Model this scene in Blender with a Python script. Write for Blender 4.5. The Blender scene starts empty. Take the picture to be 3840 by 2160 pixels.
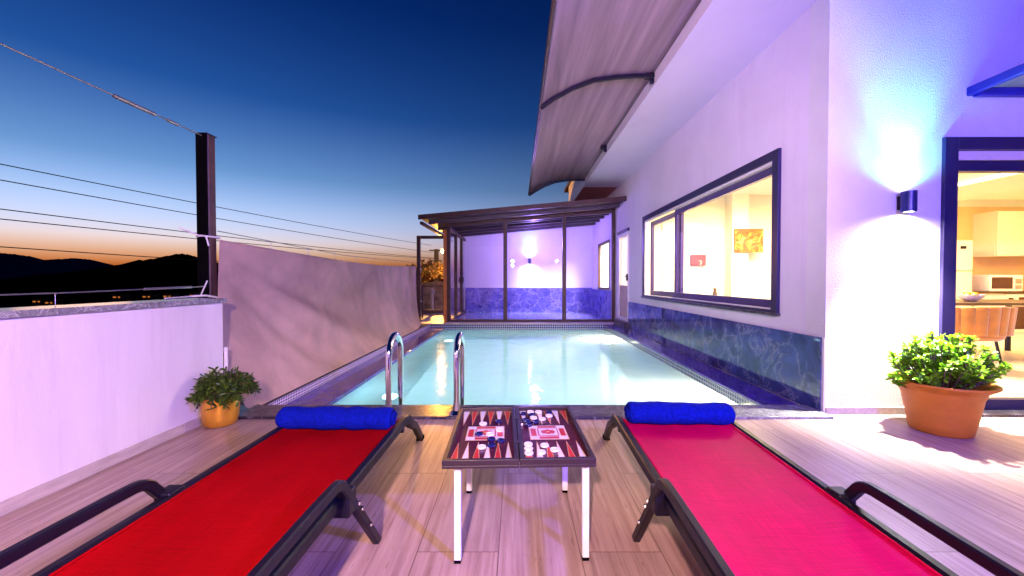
import bpy, math, random
from mathutils import Vector, Matrix
random.seed(7)
R = math.radians
sc = bpy.context.scene
col = sc.collection

# ------------------------------------------------------------------ mesh helper
class MB:
    def __init__(s): s.v = []; s.f = []; s.m = []
    def add(s, vs, fs, mi=0):
        o = len(s.v); s.v += [tuple(p) for p in vs]
        for f in fs: s.f.append([i + o for i in f]); s.m.append(mi)
        return s
    def box(s, x0, x1, y0, y1, z0, z1, mi=0):
        vs = [(x, y, z) for x in (x0, x1) for y in (y0, y1) for z in (z0, z1)]
        return s.add(vs, [(0,1,3,2),(4,6,7,5),(0,4,5,1),(2,3,7,6),(0,2,6,4),(1,5,7,3)], mi)
    def obox(s, c, ax, ay, az, mi=0):
        c, ax, ay, az = map(Vector, (c, ax, ay, az))
        vs = [c + ax*i + ay*j + az*k for i in (-1,1) for j in (-1,1) for k in (-1,1)]
        return s.add(vs, [(0,1,3,2),(4,6,7,5),(0,4,5,1),(2,3,7,6),(0,2,6,4),(1,5,7,3)], mi)
    def sweep(s, pts, prof, up=(0,0,1), mi=0, cap=True):
        """sweep a closed 2-D profile (side, up) along pts"""
        pts = [Vector(p) for p in pts]; n = len(prof); rings = []
        up = Vector(up)
        for i, p in enumerate(pts):
            a = pts[max(i-1, 0)]; b = pts[min(i+1, len(pts)-1)]
            t = (b - a).normalized()
            sd = t.cross(up)
            if sd.length < 1e-4: sd = t.cross(Vector((0,1,0)))
            sd.normalize(); u = sd.cross(t).normalized()
            k = 1.0
            if 0 < i < len(pts)-1:
                d1 = (p-a).normalized(); d2 = (b-p).normalized()
                k = 1/max(.5, math.sqrt(max(.1, (1 + d1.dot(d2))/2)))
            rings.append([p + sd*q[0] + u*q[1]*k for q in prof])
        vs = [v for r in rings for v in r]; fs = []
        for i in range(len(rings)-1):
            for j in range(n):
                k = (j+1) % n
                fs.append((i*n+j, i*n+k, (i+1)*n+k, (i+1)*n+j))
        if cap:
            fs.append(tuple(reversed(range(n)))); fs.append(tuple(range((len(rings)-1)*n, len(rings)*n)))
        return s.add(vs, fs, mi)
    def tube(s, pts, r, n=10, mi=0, up=(0,0,1), cap=True):
        return s.sweep(pts, [(r*math.cos(2*math.pi*i/n), r*math.sin(2*math.pi*i/n)) for i in range(n)], up, mi, cap)
    def bar(s, pts, w, h, mi=0, up=(0,0,1)):
        c = min(w, h)*.18; a, b = w/2, h/2
        return s.sweep(pts, [(-a+c,-b),(a-c,-b),(a,-b+c),(a,b-c),(a-c,b),(-a+c,b),(-a,b-c),(-a,-b+c)], up, mi)
    def lathe(s, c, prof, n=40, mi=0, sx=1, sy=1):
        c = Vector(c); vs = []; fs = []; m = len(prof)
        for i in range(n):
            a = 2*math.pi*i/n
            for r, z in prof: vs.append(c + Vector((r*math.cos(a)*sx, r*math.sin(a)*sy, z)))
        for i in range(n):
            k = (i+1) % n
            for j in range(m-1): fs.append((i*m+j, k*m+j, k*m+j+1, i*m+j+1))
        return s.add(vs, fs, mi)
    def grid(s, nu, nv, fn, mi=0):
        vs = [fn(i/nu, j/nv) for i in range(nu+1) for j in range(nv+1)]
        fs = [(i*(nv+1)+j, (i+1)*(nv+1)+j, (i+1)*(nv+1)+j+1, i*(nv+1)+j+1) for i in range(nu) for j in range(nv)]
        return s.add(vs, fs, mi)
    def poly(s, pts, mi=0): return s.add(pts, [tuple(range(len(pts)))], mi)

def wloc(o):
    v = Vector((0,0,0))
    while o is not None: v += o.location; o = o.parent
    return v

def obj(name, mb, mats, parent=None, smooth=35, bevel=0, solid=0, label=None, recalc=True):
    me = bpy.data.meshes.new(name)
    off = wloc(parent)
    me.from_pydata([tuple(Vector(p) - off) for p in mb.v], [], mb.f)
    if not isinstance(mats, (list, tuple)): mats = [mats]
    for m in mats: me.materials.append(m)
    me.polygons.foreach_set('material_index', mb.m)
    me.validate(); me.update()
    import bmesh
    if recalc: bm = bmesh.new(); bm.from_mesh(me); bmesh.ops.recalc_face_normals(bm, faces=bm.faces[:]); bm.to_mesh(me); bm.free()
    if smooth:
        me.shade_smooth(); me.set_sharp_from_angle(angle=R(smooth))
    o = bpy.data.objects.new(name, me); col.objects.link(o)
    if parent: o.parent = parent
    if solid:
        md = o.modifiers.new('solid', 'SOLIDIFY'); md.thickness = solid; md.offset = 0
    if bevel:
        md = o.modifiers.new('bevel', 'BEVEL'); md.width = bevel; md.segments = 2; md.limit_method = 'ANGLE'; md.angle_limit = R(40)
    if label: o['label'] = label
    return o

def tag(o, label, cat, group=None):
    o['label'] = label; o['category'] = cat
    if group: o['group'] = group
    return o
def thing(name, label, cat, loc=(0,0,0), group=None):
    o = bpy.data.objects.new(name, None); col.objects.link(o); o.location = loc; o.empty_display_size = .1
    return tag(o, label, cat, group)
def struct(name, mb, m, **k):
    o = obj(name, mb, m, **k); o['kind'] = 'structure'; return o
def dup(root, loc, label, group=None, rz=0):
    r = root.copy(); col.objects.link(r); r.location = loc; r.rotation_euler = (0,0,rz)
    r['label'] = label
    if group: r['group'] = group
    for ch in list(root.children):
        c = ch.copy(); col.objects.link(c); c.parent = r
        for g in ch.children:
            d = g.copy(); col.objects.link(d); d.parent = c
    return r

# ------------------------------------------------------------------ materials
def newmat(name):
    m = bpy.data.materials.new(name); m.use_nodes = True
    nt = m.node_tree; nt.nodes.clear()
    out = nt.nodes.new('ShaderNodeOutputMaterial')
    return m, nt, out
def N(nt, t, **k):
    n = nt.nodes.new(t)
    for a, b in k.items():
        if a.startswith('i_'): n.inputs[a[2:].replace('_', ' ')].default_value = b
        else: setattr(n, a, b)
    return n
def L(nt, a, b): nt.links.new(a, b)
def coords(nt, scale=(1,1,1), kind='Object'):
    tc = N(nt, 'ShaderNodeTexCoord'); mp = N(nt, 'ShaderNodeMapping')
    mp.inputs['Scale'].default_value = scale
    L(nt, tc.outputs[kind], mp.inputs[0]); return mp.outputs[0]
def ramp(nt, fac, stops):
    r = N(nt, 'ShaderNodeValToRGB'); e = r.color_ramp.elements
    while len(e) < len(stops): e.new(.5)
    for i, (p, c) in enumerate(stops): e[i].position = p; e[i].color = (*c, 1)
    L(nt, fac, r.inputs[0]); return r.outputs[0]
def noise(nt, vec, scale, detail=4, rough=.55, dist=0):
    n = N(nt, 'ShaderNodeTexNoise'); n.inputs['Scale'].default_value = scale; n.inputs['Detail'].default_value = detail
    n.inputs['Roughness'].default_value = rough; n.inputs['Distortion'].default_value = dist
    L(nt, vec, n.inputs['Vector']); return n.outputs[0]
def bump(nt, h, strength, dist=.01):
    b = N(nt, 'ShaderNodeBump'); b.inputs['Strength'].default_value = strength; b.inputs['Distance'].default_value = dist
    L(nt, h, b.inputs['Height']); return b.outputs[0]
def princ(nt, out, **k):
    p = N(nt, 'ShaderNodeBsdfPrincipled')
    for a, b in k.items(): p.inputs[a.replace('_', ' ')].default_value = b
    L(nt, p.outputs[0], out.inputs[0]); return p

def simple(name, c, rough=.5, metal=0, var=.15, nscale=6, bmp=0, bscale=60, spec=.5, stretch=(1,1,1), sheen=0, coat=0):
    m, nt, out = newmat(name)
    p = princ(nt, out, Roughness=rough, Metallic=metal)
    p.inputs['Specular IOR Level'].default_value = spec
    p.inputs['Sheen Weight'].default_value = sheen; p.inputs['Coat Weight'].default_value = coat
    v = coords(nt, stretch)
    lo = tuple(x*(1-var) for x in c); hi = tuple(min(1, x*(1+var)) for x in c)
    L(nt, ramp(nt, noise(nt, v, nscale, 6, .6), [(.3, lo), (.7, hi)]), p.inputs['Base Color'])
    rr = N(nt, 'ShaderNodeMapRange'); rr.inputs[3].default_value = max(.02, rough*.8); rr.inputs[4].default_value = min(1, rough*1.2)
    L(nt, noise(nt, v, nscale*3, 3), rr.inputs[0]); L(nt, rr.outputs[0], p.inputs['Roughness'])
    if bmp: L(nt, bump(nt, noise(nt, v, bscale, 5, .6), bmp), p.inputs['Normal'])
    return m
def emit(name, c, s):
    m, nt, out = newmat(name)
    e = N(nt, 'ShaderNodeEmission'); e.inputs[0].default_value = (*c, 1); e.inputs[1].default_value = s
    L(nt, e.outputs[0], out.inputs[0]); return m

def tile_floor():
    m, nt, out = newmat('travertine plank tile')
    p = princ(nt, out, Roughness=.4)
    p.inputs['Specular IOR Level'].default_value = .45
    tc = N(nt, 'ShaderNodeTexCoord')
    sw = N(nt, 'ShaderNodeMapping'); sw.inputs['Rotation'].default_value = (0,0,R(90)); sw.inputs['Location'].default_value = (.25,.07,0)
    L(nt, tc.outputs['Object'], sw.inputs[0])
    br = N(nt, 'ShaderNodeTexBrick'); br.offset = .5; br.squash = 1
    br.inputs['Scale'].default_value = 1; br.inputs['Brick Width'].default_value = 1.2; br.inputs['Row Height'].default_value = .3
    br.inputs['Mortar Size'].default_value = .0022; br.inputs['Mortar Smooth'].default_value = .3; br.inputs['Bias'].default_value = 0
    br.inputs['Color1'].default_value = (.85,.85,.85,1); br.inputs['Color2'].default_value = (1.05,1.02,1,1); br.inputs['Mortar'].default_value = (.35,.3,.3,1)
    L(nt, sw.outputs[0], br.inputs['Vector'])
    # offset the streaks from tile to tile
    ad = N(nt, 'ShaderNodeVectorMath', operation='MULTIPLY_ADD'); L(nt, br.outputs['Color'], ad.inputs[0]); ad.inputs[1].default_value = (7,9,0)
    L(nt, tc.outputs['Object'], ad.inputs[2])
    mp = N(nt, 'ShaderNodeMapping'); mp.inputs['Scale'].default_value = (42,1.4,1); L(nt, ad.outputs[0], mp.inputs[0])
    n1 = noise(nt, mp.outputs[0], 1.0, 8, .65, .35)
    c1 = ramp(nt, n1, [(.24,(.22,.135,.11)), (.42,(.37,.25,.21)), (.58,(.48,.35,.30)), (.78,(.60,.47,.41))])
    mp2 = N(nt, 'ShaderNodeMapping'); mp2.inputs['Scale'].default_value = (1.2,.8,1); L(nt, tc.outputs['Object'], mp2.inputs[0])
    c2 = ramp(nt, noise(nt, mp2.outputs[0], 1.5, 5), [(.3,(.8,.77,.8)), (.7,(1,1,1))])
    # small dark pits along the streaks
    mp3 = N(nt, 'ShaderNodeMapping'); mp3.inputs['Scale'].default_value = (90,14,1); L(nt, ad.outputs[0], mp3.inputs[0])
    c3 = ramp(nt, noise(nt, mp3.outputs[0], 1.0, 3), [(.27,(.55,.5,.5)), (.36,(1,1,1))])
    def mul(a, b):
        x = N(nt, 'ShaderNodeMix', data_type='RGBA', blend_type='MULTIPLY'); x.inputs[0].default_value = 1
        L(nt, a, x.inputs[6]); L(nt, b, x.inputs[7]); return x.outputs[2]
    L(nt, mul(mul(mul(c1, c2), c3), br.outputs['Color']), p.inputs['Base Color'])
    L(nt, ramp(nt, n1, [(.3,(.5,.5,.5)), (.7,(.3,.3,.3))]), p.inputs['Roughness'])
    L(nt, bump(nt, br.outputs['Fac'], -.3, .002), p.inputs['Normal'])
    return m

def marble(name, dark, mid, vein, scale=3, rough=.12, veins=1.0):
    m, nt, out = newmat(name)
    p = princ(nt, out, Roughness=rough)
    v = coords(nt)
    n0 = N(nt, 'ShaderNodeTexNoise'); n0.inputs['Scale'].default_value = scale; n0.inputs['Detail'].default_value = 9; n0.inputs['Roughness'].default_value = .65; n0.inputs['Distortion'].default_value = 1.2
    L(nt, v, n0.inputs['Vector'])
    base = ramp(nt, n0.outputs[0], [(.3, dark), (.55, mid), (.72, tuple(x*1.5 for x in mid))])
    ad = N(nt, 'ShaderNodeVectorMath', operation='MULTIPLY_ADD'); L(nt, n0.outputs[1], ad.inputs[0]); ad.inputs[1].default_value = (.5,.5,.5); L(nt, v, ad.inputs[2])
    vo = N(nt, 'ShaderNodeTexVoronoi', feature='DISTANCE_TO_EDGE'); vo.inputs['Scale'].default_value = scale*.9; L(nt, ad.outputs[0], vo.inputs['Vector'])
    vf = ramp(nt, vo.outputs['Distance'], [(0,(.8*veins,)*3), (.035,(.15*veins,)*3), (.09,(0,0,0))])
    mx = N(nt, 'ShaderNodeMix', data_type='RGBA'); L(nt, vf, mx.inputs[0]); L(nt, base, mx.inputs[6]); mx.inputs[7].default_value = (*vein, 1)
    L(nt, mx.outputs[2], p.inputs['Base Color']); return m

def mosaic(name, axes, tile, c1, c2, grout, rough=.15, mortar=.003):
    m, nt, out = newmat(name)
    p = princ(nt, out, Roughness=rough)
    tc = N(nt, 'ShaderNodeTexCoord'); sp = N(nt, 'ShaderNodeSeparateXYZ'); cb = N(nt, 'ShaderNodeCombineXYZ')
    L(nt, tc.outputs['Object'], sp.inputs[0]); L(nt, sp.outputs[axes[0]], cb.inputs[0]); L(nt, sp.outputs[axes[1]], cb.inputs[1])
    br = N(nt, 'ShaderNodeTexBrick'); br.offset = 0; br.squash = 1
    br.inputs['Scale'].default_value = 1; br.inputs['Brick Width'].default_value = tile; br.inputs['Row Height'].default_value = tile
    br.inputs['Mortar Size'].default_value = mortar; br.inputs['Mortar Smooth'].default_value = .1
    br.inputs['Color1'].default_value = (*c1, 1); br.inputs['Color2'].default_value = (*c2, 1); br.inputs['Mortar'].default_value = (*grout, 1)
    L(nt, cb.outputs[0], br.inputs['Vector']); L(nt, br.outputs['Color'], p.inputs['Base Color'])
    L(nt, bump(nt, br.outputs['Fac'], -.4, .002), p.inputs['Normal']); return m

def fresnel(nt, ior):
    """the same fresnel factor from both sides of a sheet"""
    fr = N(nt, 'ShaderNodeFresnel'); ge = N(nt, 'ShaderNodeNewGeometry'); mr = N(nt, 'ShaderNodeMapRange')
    mr.inputs[3].default_value = ior; mr.inputs[4].default_value = 1/ior
    L(nt, ge.outputs['Backfacing'], mr.inputs[0]); L(nt, mr.outputs[0], fr.inputs[0]); return fr
def glass_mat(name, tint=(1,1,1), ior=1.5, gain=1.0):
    m, nt, out = newmat(name)
    tr = N(nt, 'ShaderNodeBsdfTransparent'); tr.inputs[0].default_value = (*tint, 1)
    gl = N(nt, 'ShaderNodeBsdfGlossy'); gl.inputs['Roughness'].default_value = .01
    L(nt, bump(nt, noise(nt, coords(nt), 1.2, 1), .02, .02), gl.inputs['Normal'])
    fr = fresnel(nt, ior)
    ml = N(nt, 'ShaderNodeMath', operation='MULTIPLY', use_clamp=True); L(nt, fr.outputs[0], ml.inputs[0]); ml.inputs[1].default_value = gain
    mx = N(nt, 'ShaderNodeMixShader'); L(nt, ml.outputs[0], mx.inputs[0]); L(nt, tr.outputs[0], mx.inputs[1]); L(nt, gl.outputs[0], mx.inputs[2])
    L(nt, mx.outputs[0], out.inputs[0]); return m

def water_mat():
    m, nt, out = newmat('pool water')
    v = coords(nt, (1, .8, 1))
    nb = bump(nt, noise(nt, v, 4.5, 3, .5, .4), .26, .025)
    tl = N(nt, 'ShaderNodeBsdfTranslucent'); tl.inputs[0].default_value = (.80,.89,.95,1)
    rf = N(nt, 'ShaderNodeBsdfRefraction'); rf.inputs['IOR'].default_value = 1.33; rf.inputs['Roughness'].default_value = .05; rf.inputs[0].default_value = (.8,.95,.97,1); L(nt, nb, rf.inputs['Normal'])
    gl = N(nt, 'ShaderNodeBsdfGlossy'); gl.inputs['Roughness'].default_value = .06; L(nt, nb, gl.inputs['Normal'])
    m1 = N(nt, 'ShaderNodeMixShader'); m1.inputs[0].default_value = .48; L(nt, rf.outputs[0], m1.inputs[1]); L(nt, tl.outputs[0], m1.inputs[2])
    fr = N(nt, 'ShaderNodeFresnel'); fr.inputs[0].default_value = 1.5; L(nt, nb, fr.inputs[1])
    m2 = N(nt, 'ShaderNodeMixShader'); L(nt, fr.outputs[0], m2.inputs[0]); L(nt, m1.outputs[0], m2.inputs[1]); L(nt, gl.outputs[0], m2.inputs[2])
    L(nt, m2.outputs[0], out.inputs[0]); return m

def cloth_mat(name, c, trans=.3, rough=.8, weave=400, var=.2, stretch=(1,1,1), nscale=2, weavestr=.1, spec=.5, threads=0):
    m, nt, out = newmat(name)
    v = coords(nt, stretch)
    cl = ramp(nt, noise(nt, v, nscale, 6, .6, .3), [(.3, tuple(x*(1-var) for x in c)), (.7, tuple(min(1,x*(1+var)) for x in c))])
    if threads:
        for sc_ in ((330, 9, 1), (11, 300, 1)):
            th = ramp(nt, noise(nt, coords(nt, sc_), 1, 2), [(.3, (1-threads,)*3), (.65, (1,1,1))])
            mm = N(nt, 'ShaderNodeMix', data_type='RGBA', blend_type='MULTIPLY'); mm.inputs[0].default_value = 1
            L(nt, cl, mm.inputs[6]); L(nt, th, mm.inputs[7]); cl = mm.outputs[2]
    p = N(nt, 'ShaderNodeBsdfPrincipled'); p.inputs['Roughness'].default_value = rough; p.inputs['Specular IOR Level'].default_value = spec; L(nt, cl, p.inputs['Base Color'])
    L(nt, bump(nt, noise(nt, coords(nt), weave, 2), weavestr, .004), p.inputs['Normal'])
    t = N(nt, 'ShaderNodeBsdfTranslucent'); L(nt, cl, t.inputs[0])
    mx = N(nt, 'ShaderNodeMixShader'); mx.inputs[0].default_value = trans; L(nt, p.outputs[0], mx.inputs[1]); L(nt, t.outputs[0], mx.inputs[2])
    L(nt, mx.outputs[0], out.inputs[0]); return m

M = {}
M['stucco'] = simple('white rough plaster', (.76,.75,.77), .85, var=.04, nscale=3, bmp=.55, bscale=85)
M['plaster'] = simple('white smooth plaster', (.78,.72,.83), .8, var=.05, nscale=1.5, bmp=.12, bscale=40)
M['wallpaint'] = simple('painted garden wall', (.78,.73,.75), .75, var=.09, nscale=1.6, stretch=(1,1.6,.35), bmp=.12, bscale=30)
M['soffit'] = simple('soffit paint', (.75,.70,.80), .7, var=.04, nscale=1.3, bmp=.04, bscale=20)
def add_stain(m, stretch, scale, lo, col_):
    nt = m.node_tree; p = [n for n in nt.nodes if n.type == 'BSDF_PRINCIPLED'][0]
    src = p.inputs['Base Color'].links[0].from_socket
    f = ramp(nt, noise(nt, coords(nt, stretch), scale, 6, .65, .2), [(lo, (0,0,0)), (lo+.25, (.45,.45,.45))])
    mx = N(nt, 'ShaderNodeMix', data_type='RGBA', blend_type='MULTIPLY'); L(nt, f, mx.inputs[0]); L(nt, src, mx.inputs[6]); mx.inputs[7].default_value = (*col_, 1)
    L(nt, mx.outputs[2], p.inputs['Base Color'])
add_stain(M['wallpaint'], (1,3.2,.28), 2.2, .52, (.72,.66,.74))
add_stain(M['plaster'], (1,2.2,.3), 1.5, .55, (.78,.72,.78))
add_stain(M['soffit'], (1,.5,1), 2, .55, (.82,.8,.82))
M['tile'] = tile_floor()
M['skirt'] = simple('skirting tile', (.5,.42,.39), .4, var=.2, nscale=6, stretch=(6,1,6))
M['granite'] = marble('dark granite', (.012,.010,.014), (.026,.02,.03), (.42,.38,.42), 7, .3, .7)
M['ledge'] = marble('polished dark ledge', (.03,.012,.17), (.06,.022,.28), (.3,.25,.4), 5, .12, .3)
M['grey_marble'] = marble('grey veined marble', (.10,.10,.11), (.22,.22,.24), (.75,.74,.74), 9, .2, .9)
M['dado'] = marble('dark blue marble', (.005,.007,.05), (.045,.06,.24), (.45,.45,.65), 3.6, .05, .5)
M['dark_metal'] = simple('anthracite metal', (.006,.004,.011), .42, spec=.22, var=.2, nscale=14)
M['lit_dado'] = marble('violet-lit dado marble', (.03,.03,.22), (.10,.09,.42), (.5,.45,.8), 3.4, .1, .5)  # brighter dado copy, the room's violet light put into its colour
M['rafter'] = simple('dark purple rafter', (.035,.018,.03), .5, var=.2)
M['lamp_metal'] = simple('blue-lit lamp metal', (.012,.014,.10), .3, var=.1)  # blue light falling on the lamp bodies is put into their colour
M['lamplit_post'] = simple('lamplit orange post', (.55,.17,.02), .5, var=.3, nscale=8)  # orange glow of the street lamp put into the post colour
M['tan'] = simple('tan painted light', (.5,.33,.24), .5, var=.2)  # warm light as a colour, for the beam highlight and door panel
M['shrubleaf'] = cloth_mat('dry shrub leaf', (.05,.022,.008), .2, .7, 40, .4, nscale=12)
M['curb'] = simple('rough dark kerb', (.05,.04,.045), .95, var=.3, nscale=12)
M['frame_metal'] = simple('anthracite window frame', (.022,.016,.065), .35, var=.1, nscale=5, spec=.3)
M['sash_metal'] = simple('violet grey sash', (.06,.035,.14), .35, var=.1, nscale=5, spec=.3)
M['blue_metal'] = simple('blue painted metal', (.012,.008,.24), .4, var=.1)
M['brown_metal'] = simple('brown painted metal', (.05,.020,.015), .45, var=.25, spec=.3, nscale=10)
M['rust_metal'] = simple('weathered brown steel', (.075,.036,.03), .55, var=.3, nscale=12, bmp=.15)
M['chrome'] = simple('polished steel', (.85,.85,.87), .06, 1, var=.02)
M['steel'] = simple('galvanised wire', (.45,.43,.42), .4, .8, var=.1)
M['white_plastic'] = simple('white plastic', (.8,.78,.78), .4, var=.04, nscale=10)
M['pvc'] = simple('white pvc', (.78,.74,.7), .35, var=.04)
M['red_sling'] = cloth_mat('red mesh fabric', (.36,.001,.004), .12, .7, 900, .2, (1,.35,1), 3.5, spec=.04, threads=.2)
M['lit_red_sling'] = cloth_mat('pink-lit red mesh fabric', (.66,.001,.078), .12, .5, 900, .16, (1,.35,1), 3.5, spec=.04, threads=.2)  # copy of the red sling with pinkish lamplight put into its colour
M['towel'] = simple('blue terry towel', (.003,.010,.27), 1, var=.3, nscale=70, bmp=1, bscale=150, spec=.05)
M['screen'] = cloth_mat('shade net', (.64,.43,.38), .2, .85, 14, .28, (1,1,1), 1.5, .5, spec=.2)
M['poly'] = cloth_mat('polycarbonate sheet', (.38,.27,.34), .3, .4, 120, .42, (4.5,.2,.2), 1.6, .02)
M['pool'] = mosaic('pool floor tile', (0,1), .15, (.42,.74,.80), (.52,.82,.86), (.30,.58,.68), .4, .006)
M['mos_y'] = mosaic('mosaic along pool', (1,2), .026, (.05,.035,.22), (.10,.07,.34), (.8,.7,.8), mortar=.004)
M['mos_x'] = mosaic('mosaic across pool', (0,2), .05, (.012,.03,.12), (.03,.06,.2), (.5,.5,.6), mortar=.006)
M['mos_edge'] = mosaic('dark blue waterline mosaic', (1,2), .04, (.01,.02,.11), (.025,.045,.18), (.45,.42,.5), mortar=.005)
M['mos_wet'] = mosaic('pale mosaic along pool', (1,2), .026, (.3,.6,.7), (.5,.75,.82), (.05,.2,.38), mortar=.004)
M['mos_deep'] = mosaic('blue mosaic under water', (1,2), .05, (.02,.16,.42), (.05,.24,.52), (.25,.5,.7), mortar=.005)
M['water'] = water_mat()
M['glass'] = glass_mat('clear glass', (.98,.98,1), 1.5, 1.2)
M['gold'] = simple('brushed gold', (.78,.38,.04), .3, .6, var=.12, nscale=9, bmp=.05)
M['terracotta'] = simple('terracotta plastic', (.60,.20,.012), .5, var=.14, nscale=5, bmp=.06, bscale=25)
M['soil'] = simple('soil', (.03,.02,.015), .95, var=.4, nscale=30, bmp=1, bscale=60)
M['leaf_a'] = cloth_mat('bright leaf', (.17,.42,.01), .35, .4, 40, .25, nscale=20)
M['leaf_b'] = cloth_mat('fresh leaf', (.26,.53,.012), .35, .4, 40, .25, nscale=20)
M['leaf_e'] = cloth_mat('deep green leaf', (.10,.24,.015), .3, .4, 40, .25, nscale=20)
M['leaf_c'] = cloth_mat('dark leaf', (.05,.11,.012), .25, .35, 40, .3, nscale=20)
M['leaf_d'] = cloth_mat('olive leaf', (.11,.19,.02), .25, .35, 40, .3, nscale=20)
M['stem'] = simple('plant stem', (.12,.08,.04), .8)
M['board_wood'] = simple('dark walnut', (.022,.011,.016), .4, var=.3, nscale=5, stretch=(1,12,1))
M['board_field'] = simple('maroon inlay', (.075,.008,.022), .22, var=.25, nscale=12)
M['pt_white'] = simple('white inlay', (.72,.68,.74), .3, var=.06)
M['pt_red'] = simple('red inlay', (.5,.02,.02), .3, var=.15)
M['pt_gold'] = simple('gold inlay line', (.7,.42,.2), .35, var=.1)
M['chk_white'] = simple('white checker', (.82,.78,.85), .25, var=.04)
M['chk_navy'] = simple('navy checker', (.008,.008,.09), .15, var=.2, spec=.7)
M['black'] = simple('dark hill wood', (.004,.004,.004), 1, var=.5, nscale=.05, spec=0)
M['farhill'] = simple('distant hill', (.035,.03,.07), 1, var=.2, nscale=.01, spec=0)
M['roomfloor'] = simple('glossy room tile', (.16,.16,.5), .15, var=.1)
M['ground'] = simple('dark valley ground', (.006,.005,.005), 1, var=.4, nscale=.05, spec=0)
M['warmwall'] = simple('warm interior wall', (.8,.76,.68), .8, var=.03, nscale=2)
M['apricot'] = simple('apricot lamplit wall', (.74,.50,.26), .8, var=.04)  # warm kitchen light put into the wall colour
M['cream'] = simple('cream lacquer', (.8,.74,.62), .3, var=.03)
M['velvet'] = simple('orange velvet', (.42,.15,.012), .7, var=.25, nscale=8, sheen=.6)
M['dark_wood'] = simple('dark table wood', (.07,.035,.02), .35, var=.3, nscale=4, stretch=(1,9,1))
M['blackglass'] = simple('dark appliance glass', (.05,.02,.02), .1, var=.1)
M['room_paint'] = simple('room paint', (.75,.73,.78), .8, var=.04, nscale=1.2, bmp=.1, bscale=30)
M['rooftile'] = simple('brown roof sheet', (.05,.02,.015), .5, var=.3, nscale=6)
M['led'] = emit('warm led strip', (1,.72,.28), 9)
M['bulb'] = emit('lamp lens', (1,.97,.92), 30)
M['orange_bulb'] = emit('sodium bulb', (1,.55,.1), 120)
M['poolbulb'] = emit('pool lamp lens', (1,.95,.8), 6)
M['winlit'] = emit('lit village window', (1,.28,.04), .55)
M['houseplaster'] = simple('village house plaster', (.12,.06,.03), .9)
M['concrete'] = simple('concrete pole', (.3,.26,.22), .9, var=.15, bmp=.1)
M['stone'] = simple('rough stone wall', (.28,.2,.13), .9, var=.5, nscale=7, bmp=.6, bscale=14)
M['bark'] = simple('bark', (.08,.06,.04), .9, var=.3, nscale=9, bmp=.5)
M['soffit_end'] = simple('red brown soffit end', (.42,.14,.11), .8, var=.1)  # red brown on the far length of soffit only

# ------------------------------------------------------------------ the ground, hills, water, deck
struct('ground', MB().box(-3000, 3000, -60, 4000, -13, -12), M['ground'], smooth=0)
def ridge(name, pts, Y, back, foot, mat, rough, step, zfoot):
    mb = MB(); xs = []; x = pts[0][0]
    rr = random.Random(3)
    while x <= pts[-1][0]:
        for (a, za), (b, zb) in zip(pts, pts[1:]):
            if a <= x <= b: z = za + (zb-za)*(x-a)/(b-a); break
        xs.append((x, z + rr.uniform(0, rough) + (rr.random() < .2)*rr.uniform(0, rough))); x += step
    n = len(xs); vs = []
    for x, z in xs:
        vs += [(x, Y-foot, zfoot), (x, Y-foot*.55, zfoot+(z-zfoot)*.28+rr.uniform(-rough,rough)), (x, Y-foot*.2, zfoot+(z-zfoot)*.72+rr.uniform(-rough,rough)), (x, Y, z), (x, Y+back, zfoot)]
    fs = [(i*5+j, (i+1)*5+j, (i+1)*5+j+1, i*5+j+1) for i in range(n-1) for j in range(4)]
    mb.add(vs, fs); return struct(name, mb, mat, smooth=0)
k = 330/1002
ridge('near_hill', [((x-1302)*k, 1+(706-y)*k) for x, y in ((-700,760),(-250,735),(0,709),(150,691),(280,673),(330,663),(400,651),(440,642),(462,640),(500,649),(580,672),(700,690),(900,705),(1100,712))], 330, 120, 150, M['black'], 1.1, 1.1, -11.5)
k = 1500/1002
ridge('far_hill', [((x-1302)*k, 1+(706-y)*k) for x, y in ((-900,650),(-300,632),(-100,640),(0,637),(60,643),(110,655),(190,650),(230,654),(280,667),(340,684),(420,700),(600,708))], 1500, 400, 500, M['farhill'], 2.2, 6, -11.8)

struct('deck_floor', MB().box(-2.2, 9, -1, 2.852, -.25, 0).box(2.281, 9, 2.852, 3.05, -.25, 0), M['tile'], smooth=0)

# the pool
pool = thing('swimming_pool', 'long swimming pool with pale turquoise basin, mosaic waterline and dark stone edges', 'pool', (0, 6, 0))
b = MB()
b.poly([(-1.68,3.1,-1.35),(1.99,3.1,-1.35),(1.99,9.12,-1.35),(-1.68,9.12,-1.35)])
b.poly([(-1.68,3.1,-1.35),(1.99,3.1,-1.35),(1.99,3.1,-.02),(-1.68,3.1,-.02)])
b.poly([(-1.68,9.12,-1.35),(1.99,9.12,-1.35),(1.99,9.12,-.3),(-1.68,9.12,-.3)])
b.poly([(-1.68,3.1,-1.35),(-1.68,9.12,-1.35),(-1.68,9.12,-.3),(-1.68,3.1,-.3)])
b.poly([(1.99,3.1,-1.35),(1.99,9.12,-1.35),(1.99,9.12,-.3),(1.99,3.1,-.3)])
obj('basin', b, M['pool'], pool, smooth=0)
obj('mosaic_band', MB().poly([(1.985,3.1,-1.3),(1.985,9.12,-1.3),(1.985,9.12,-.3),(1.985,3.1,-.3)]), M['mos_deep'], pool, smooth=0)
obj('mosaic_band', MB().poly([(1.99,3.1,-.3),(1.99,9.12,-.3),(1.99,9.12,-.004),(1.99,3.1,-.004)]), M['mos_edge'], pool, smooth=0)
obj('mosaic_band', MB().poly([(-2.02,3.1,-.077),(-2.02,9.12,-.077),(-2.02,9.12,-.002),(-2.02,3.1,-.002)]), M['mos_y'], pool, smooth=0)
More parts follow.
